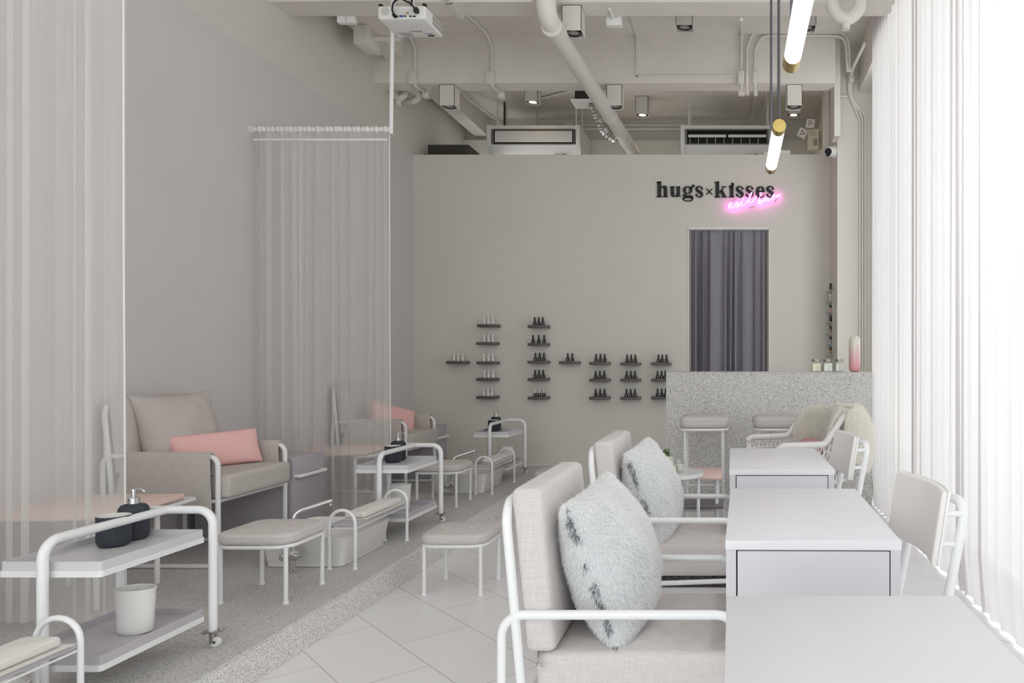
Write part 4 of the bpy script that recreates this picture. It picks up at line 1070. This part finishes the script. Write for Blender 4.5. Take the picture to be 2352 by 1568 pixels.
# trap of a floor drain, upper left and upper right
p = lambda x, y, Y: at(x, y, Y)
cap = MB().cyl(at(915, 232, 7.05), at(916, 243, 7.05), .026, 14)
pipe('white looping drain trap below the beam at the left wall', [(at(909, 200, 7.05).x, 7.05, 3.95), at(908, 218, 7.05), at(916, 228, 7.05), at(929, 220, 7.05), at(929, 205, 7.1), at(948, 206, 7.15), at(966, 222, 7.2), at(950, 233, 7.2), at(930, 233, 7.25)], .030, .10, 'drain_trap', extra=cap, cat='pipe')
cap = MB().cyl(at(1943, 55, 5.0), at(1943, 68, 5.0), .026, 16)
pipe('white U-shaped drain trap in the upper right corner above the curtain', [(at(1912, 0, 5.0).x, 5.0, ZS), at(1912, 20, 5.0), at(1943, 52, 5.0), at(1975, 20, 5.0), (at(1975, 0, 5.0).x, 5.0, ZS)], .045, .10, 'drain_trap', extra=cap, cat='pipe')
pipe('horizontal white pipe along the top edge left of the projector', [at(575, 1, 5.2), at(900, -2, 5.2)], .016, .02)
def jbox(mb, x0, x1, y0, y1, Y, d=.05): a, b = at(x0, y0, Y), at(x1, y1, Y); return mb.box(a.x, b.x, Y-d, Y, b.z, a.z, .004)
ZBm = 6.715
for (x, lb, x2) in ((951, 'thin white conduit with a junction box on the beam nearest the left wall', 978), (1128, 'thin white conduit with junction box between the projector and the big pipe', 1151)):
    ex = [jbox(MB(), x-8, x+9, 167, 196, ZBm), MB()]; ex[1].box(at(x2, 0, 6.93).x-.03, at(x2, 0, 6.93).x+.03, 6.915, 6.97, 3.645, 3.70, .004)
    pipe(lb, [(at(x-3, 0, ZBm).x-.15, 5.6, ZS-.012), (at(x-3, 0, ZBm).x-.01, 6.66, ZS-.012), at(x+2, 112, ZBm-.012), at(x+1, 190, ZBm-.012), at(x+2, 197, ZBm-.012), (at(x2, 0, 6.93).x, 6.95, 3.69)], .0125, .06, extra=ex)
ex = [jbox(MB(), 1695, 1710, 167, 195, ZBm), jbox(MB(), 1696, 1711, 209, 222, 6.95)]
pipe('straight white conduit dropping down the beam left of the pendant rods', [at(1703, 45, 5.44), at(1704, 78, ZBm-.012), at(1702, 165, ZBm-.012), at(1703, 208, ZBm-.012)], .0125, .04, extra=ex)
ex = [jbox(MB(), 1712, 1720, 165, 195, ZBm, .03), jbox(MB(), 1713, 1721, 208, 220, 6.95, .03)]
pipe('outer of the two white conduits arching over the beam behind the pendant rods', [at(1716, 215, ZBm-.012), at(1716, 110, ZBm-.012), at(1730, 70, ZBm-.012), at(1900, 73, ZBm-.012), at(1948, 76, ZBm-.012), at(1953, 165, ZBm-.012)], .0125, .16, extra=ex)
ex = [jbox(MB(), 1729, 1739, 165, 195, ZBm, .03), jbox(MB(), 1731, 1740, 208, 221, 6.95, .03)]
pipe('inner of the two white conduits arching over the beam behind the pendant rods', [at(1734, 215, ZBm-.012), at(1734, 118, ZBm-.012), at(1748, 82, ZBm-.012), at(1900, 82, ZBm-.012), at(1942, 84, ZBm-.012), at(1947, 165, ZBm-.012)], .0125, .16, extra=ex)
t = thing('cable_trunking', 'flat white cable trunking making an L on the face of the beam', 'trunking', (0, 0, 0))
a, b, c_ = at(1464, 92, ZBm), at(1464, 174, ZBm), at(1695, 178, ZBm)
obj('channel', MB().box(a.x-.01, a.x+.01, ZBm-.014, ZBm+.004, b.z-.01, ZS).box(a.x-.01, c_.x, ZBm-.014, ZBm+.004, b.z-.022, b.z-.002).box(a.x-.018, a.x+.002, 5.45, ZBm, ZS-.014, ZS+.001), M['pipe'], t)
t = thing('cable_trunking', 'flat white cable trunking running under the ceiling right of the projector', 'trunking', (0, 0, 0))
a = at(1031, 0, 5.2); b = at(1062, 44, 5.5)
obj('channel', MB().box(a.x-.02, a.x+.02, 4.4, 5.21, 3.69, 3.705).box(a.x-.02, a.x+.02, 5.2, 5.43, 3.690, 3.706), M['pipe'], t)
# conduits on the column and the far ceiling
for i, (x, lb) in enumerate(((1975, 'white conduit running down the column, leftmost of three'), (1981, 'white conduit running down the column, middle of three'), (1987, 'white conduit running down the column, rightmost of three'))):
    pipe(lb, [at(1949+i*3, 165, 6.96), at(1950+i*3, 215+i*4, 6.97), at(x, 278-i*6, 6.985), (at(x, 0, 6.985).x, 6.985, 1.0)], .0105, .12)
pipe('white conduit branching from the column up to the window beam', [at(1952, 178, 6.9), at(1962, 150, 6.6), at(1986, 100, 6.2)], .014, .05, extra=MB().box(at(1950, 0, 6.93).x, at(1961, 0, 6.93).x, 6.90, 6.985, at(0, 190, 6.93).z, at(0, 165, 6.93).z, .005))
pipe('white flexible conduit looping from the column onto its inner flank', [at(1948, 221, 6.97), at(1922, 221, 6.97), (.97, 7.0, at(0, 225, 7).z), (.965, 7.25, at(0, 262, 7.1).z), (.97, 7.42, at(0, 268, 7.3).z)], .010, .05)
zc = ZS-.024
pipe('white conduit crossing the far ceiling above both air conditioners', [(-2.35, 8.9, 3.62), (-2.35, 8.9, 3.98), (-2.2, 8.3, zc), (-1.6, 7.95, zc), (-.2, 7.95, zc), (.1, 8.05, zc), (.75, 8.0, zc), (.95, 7.6, zc)], .014, .12, extra=MB().box(at(1613, 0, 7.95).x-.01, at(1635, 0, 7.95).x+.01, 7.88, 8.02, ZS-.08, ZS-.001, .005))
pipe('white conduit running along the far wall behind the left air conditioner', [(-2.3, YF-.13, 3.5), (-2.28, YF-.13, 3.94), (-1.9, YF-.13, 3.985), (.2, YF-.13, 3.985), (.24, 8.6, zc), (.24, 6.95, zc)], .013, .1, extra=MB().box(-2.03, -1.92, YF-.2, YF-.1, 3.95, 4.05, .004))
pipe('second white conduit along the far wall just above the other', [(-1.9, YF-.13, 4.03), (.30, YF-.13, 4.03), (.36, 8.6, zc), (.36, 6.95, zc)], .011, .1)
pipe('white upright pipe by the left end of the left air conditioner', [(-2.62, 8.75, 3.2), (-2.62, 8.75, 3.92), (-2.90, 8.1, 4.05), (-2.92, 7.2, 4.08)], .014, .08, extra=MB().box(-2.965, -2.90, 7.45, 7.75, 4.03, 4.09, .006))
pipe('slim black rod hanging left of the left air conditioner', [(-2.61, 8.45, 3.78), (-2.61, 8.45, ZS)], .012, .02, name='hanging_rod', m='dark', cat='rod')
# boxes at the upper left
t = tag(obj('wall_box', MB().box(at(811, 0, 6.0).x, at(843, 0, 6.0).x, 6.0, 6.24, 3.755, 3.91, .006), M['pipe']), 'square white junction box at the left wall behind the projector pole', 'junction box')
pipe('short white pipe from the square wall box to the projector', [(at(843, 0, 6.05).x-.01, 6.1, 3.84), (at(920, 0, 6.1).x, 6.1, 3.84)], .022, .02)
t = thing('switch_box', 'pair of small white surface boxes at the beam near the left wall', 'junction box', (0, 0, 0))
a = at(776, 40, 5.44); obj('box', MB().box(a.x, a.x+.065, 5.422, 5.47, 3.66, 3.725, .006), M['plastic'], t); obj('box', MB().box(a.x+.068, a.x+.13, 5.422, 5.47, 3.66, 3.725, .006), M['plastic'], t)
t = thing('ceiling_socket', 'small white surface socket on the front beam right of the projector', 'socket', (0, 0, 0))
a = at(1390, 40, 5.4); obj('box', MB().box(a.x, a.x+.115, 5.43, 5.49, 3.645, 3.715, .006), M['plastic'], t); obj('stem', MB().cyl((a.x+.05, 5.3, 3.70), (a.x+.055, 5.44, 3.69), .012), M['plastic'], t)
t = tag(obj('dark_tray', MB().box(at(987, 0, 7.75).x, at(1080, 0, 7.75).x, 7.7, 8.3, 3.30, 3.435, .004).box(at(975, 0, 7.66).x, at(1095, 0, 7.66).x, 7.64, 8.3, 3.30, 3.322), M['dark']), 'dark paint-splashed metal tray lying on top of the partition', 'tray')
t = thing('power_box', 'low white electrical box on top of the partition under the far pendant lamp', 'junction box', (0, 0, 0))
a, b = at(1755, 346, 7.56), at(1815, 346, 7.56)
obj('box', MB().box(a.x, a.x+.1, 7.53, 7.62, ZT, ZT+.035, .003).box(a.x+.1, b.x, 7.53, 7.62, ZT, ZT+.052, .003), M['plastic'], t); obj('lead', MB().cyl((b.x, 7.57, ZT+.012), (.93, 7.57, ZT+.012), .008), M['plastic'], t)

# ------------------------------------------------------------------ emergency light, camera, projector
t = thing('emergency_light', 'cream emergency light box with two square lamp heads behind the partition', 'emergency light', (.90, 8.25, at(1882, 322, 8.25).z), -.35)
M['ivory'] = mat('ivory_plastic', 'd9cdb8', .5)
obj('case', MB().rbox(0, 0, 0, .13, .08, .23, .008, 2), M['ivory'], t)
sv = MB()
for k in range(4): sv.box(-.035, .025, -.0415, -.039, .045+k*.012, .049+k*.012)
sv.box(.005, .05, -.0415, -.039, -.07, .0); obj('vents', sv, mat('vent_grey', '9a9184', .6), t)
for (x, z, ry) in ((-.03, .18, .2), (-.12, .08, .55)):
    k = Matrix.Translation((x, -.02, z)) @ Matrix.Rotation(ry, 4, 'Y')
    h_ = obj('lamp_head', MB().rbox(0, 0, 0, .10, .06, .10, .008, 2, M=k), M['plastic'], t)
    ld = MB()
    for a in range(3): ld.cyl(k @ Vector((.018*math.cos(a*2.09), -.029, .018*math.sin(a*2.09))), k @ Vector((.018*math.cos(a*2.09), -.033, .018*math.sin(a*2.09))), .009, 10)
    obj('led', ld, M['brass'], h_)
obj('wall_arm', MB().box(.0, .13, .03, .06, -.06, .06), M['ivory'], t)
cz = at(1905, 350, 7.1)
t = thing('security_camera', 'white turret security camera on the inner edge of the column', 'security camera', (.985, 7.08, cz.z))
obj('base', MB().lathe([(0, 0), (.062, 0), (.062, .022), (.05, .036), (0, .036)], n=28, M=Matrix.Rotation(-PI/2, 4, 'Y')), M['plastic'], t)
obj('turret', MB().lathe([(.0001, -.052)]+[(.052*math.cos(a), .052*math.sin(a)) for a in [k*PI/12-PI/2+.08 for k in range(12)]]+[(.0001, .052)], n=26, M=Matrix.Translation((-.062, -.01, 0))), M['plastic'], t)
dr = Vector((-.45, -.85, -.25)).normalized(); qm = Matrix.Translation(Vector((-.062, -.01, 0))+dr*.046) @ dr.to_track_quat('Z', 'Y').to_matrix().to_4x4()
obj('lens', MB().lathe([(0, .008), (.030, .008), (.034, .002), (.034, -.02), (0, -.02)], n=24, M=qm), M['black'], t)
d2 = Vector((-.4, -.6, -.75)).normalized(); qm = Matrix.Translation(Vector((-.062, -.01, -.006))+d2*.046) @ d2.to_track_quat('Z', 'Y').to_matrix().to_4x4()
obj('infrared_window', MB().lathe([(0, .008), (.022, .008), (.022, -.01), (0, -.01)], n=20, sx=1, sy=.6, M=qm), M['black'], t)

pj = thing('projector', 'white ceiling projector hanging upside down with black cables', 'projector', (-2.04, 4.69, 3.283), -.02)
W2, D2, H2 = .15, .135, .085
obj('case', MB().rbox(0, 0, H2/2, 2*W2, 2*D2, H2, .016, 4), M['plastic'], pj)
fp = MB().box(-.055, .10, -D2-.001, -D2+.01, .012, .062); obj('port_panel', fp, mat('port_grey', 'd0d0cc', .5), pj)
po = MB(); po.box(-.048, -.020, -D2-.003, -D2, .008, .02)
po.cur = 1; po.box(-.012, .016, -D2-.003, -D2, .010, .022); po.cur = 0; po.box(.052, .064, -D2-.003, -D2, .010, .020).box(.072, .09, -D2-.003, -D2, .010, .018)
obj('ports', po, [M['black'], mat('vga_blue', '4a5a9a', .5)], pj)
rc = MB(); rc.cur = 0
for x, z, c_ in ((.026, .034, 1), (.042, .034, 2), (.026, .016, 0), (.042, .016, 3)):
    rc.cur = c_; rc.cyl((x, -D2-.004, z), (x, -D2, z), .0055, 10)
obj('jacks', rc, [M['black'], mat('jack_yellow', 'b59b3a', .5), mat('jack_red', '8a3a34', .5), M['ceram']], pj)
obj('speaker', MB().lathe([(0, 0), (.026, 0), (.026, .003), (0, .003)], n=28, M=Matrix.Translation((-W2+.05, -D2+.001, .048)) @ Matrix.Rotation(PI/2, 4, 'X')), mat('speaker_grey', 'c4c3be', .8), pj)
for x in (-W2+.014, W2-.014): obj('foot', MB().lathe([(0, 0), (.014, 0), (.014, .012), (0, .014)], (x, -D2+.02, H2), 16), M['black'], pj)
vn = MB()
for i in range(7):
    for j in range(2): vn.box(W2-.001, W2+.001, -.03+i*.022, -.014+i*.022, .014+j*.03, .040+j*.03)
obj('side_vent', vn, M['lens'], pj)
ln = MB().box(.055, .105, .07, .074, -.001, .001); ln.lathe([(0, -.001), (.024, -.001), (.024, .001), (0, .001)], (.085, .10, 0), 20, sy=.5)
obj('focus_slot', ln, M['black'], pj)
lb = MB()
for k in range(6): lb.box(-.115+.004*k, -.03, .055+k*.010, .060+k*.010, -.0008, .001)
for (x, y) in ((.02, -.04), (.035, -.02), (.05, -.04), (.07, -.02), (.06, -.055), (.085, -.055), (.0, -.02)): lb.box(x, x+.008, y, y+.004, -.0008, .001)
obj('print', lb, M['lens'], pj)
tx = bpy.data.curves.new('brand_print', 'FONT'); tx.body = 'EPSON'; tx.size = .026; tx.extrude = .0004; tx.align_x = 'CENTER'
tmp = bpy.data.objects.new('brand_print', tx); tm = bpy.data.meshes.new_from_object(tmp); bpy.data.objects.remove(tmp)
to = bpy.data.objects.new('brand_print', tm); C.objects.link(to); to.parent = pj; to.location = (.012, .028, -.0005); to.rotation_euler = (PI, 0, PI); tm.materials.append(M['rod'])
obj('mount_pole', MB().cyl((0, .01, H2-.005), (0, .01, ZS-3.283), .017, 14).box(-.05, .05, -.04, .06, H2-.002, H2+.012).lathe([(0, 0), (.05, 0), (.05, .012), (0, .012)], (0, .01, ZS-3.283-.013), 20), M['pipe'], pj)
cb = MB().tube(smooth([(-.034, -D2-.004, .014), (-.042, -D2-.03, .04), (-.03, -D2-.03, .09), (0, -D2-.005, .12), (.014, -.06, .135), (.012, -.02, .16), (.008, -.02, .40), (.008, -.02, ZS-3.283)], 6), .0055, 8)
cb.tube(smooth([(.014, -.06, .135), (.05, -D2-.01, .10), (.088, -D2-.022, .06), (.10, -D2-.004, .045)], 6), .0055, 8).cyl((-.040, -D2-.02, .02), (-.033, -D2, .012), .010, 8).box(.088, .112, -D2-.03, -D2, .030, .058)
obj('cable', cb, M['cord'], pj)
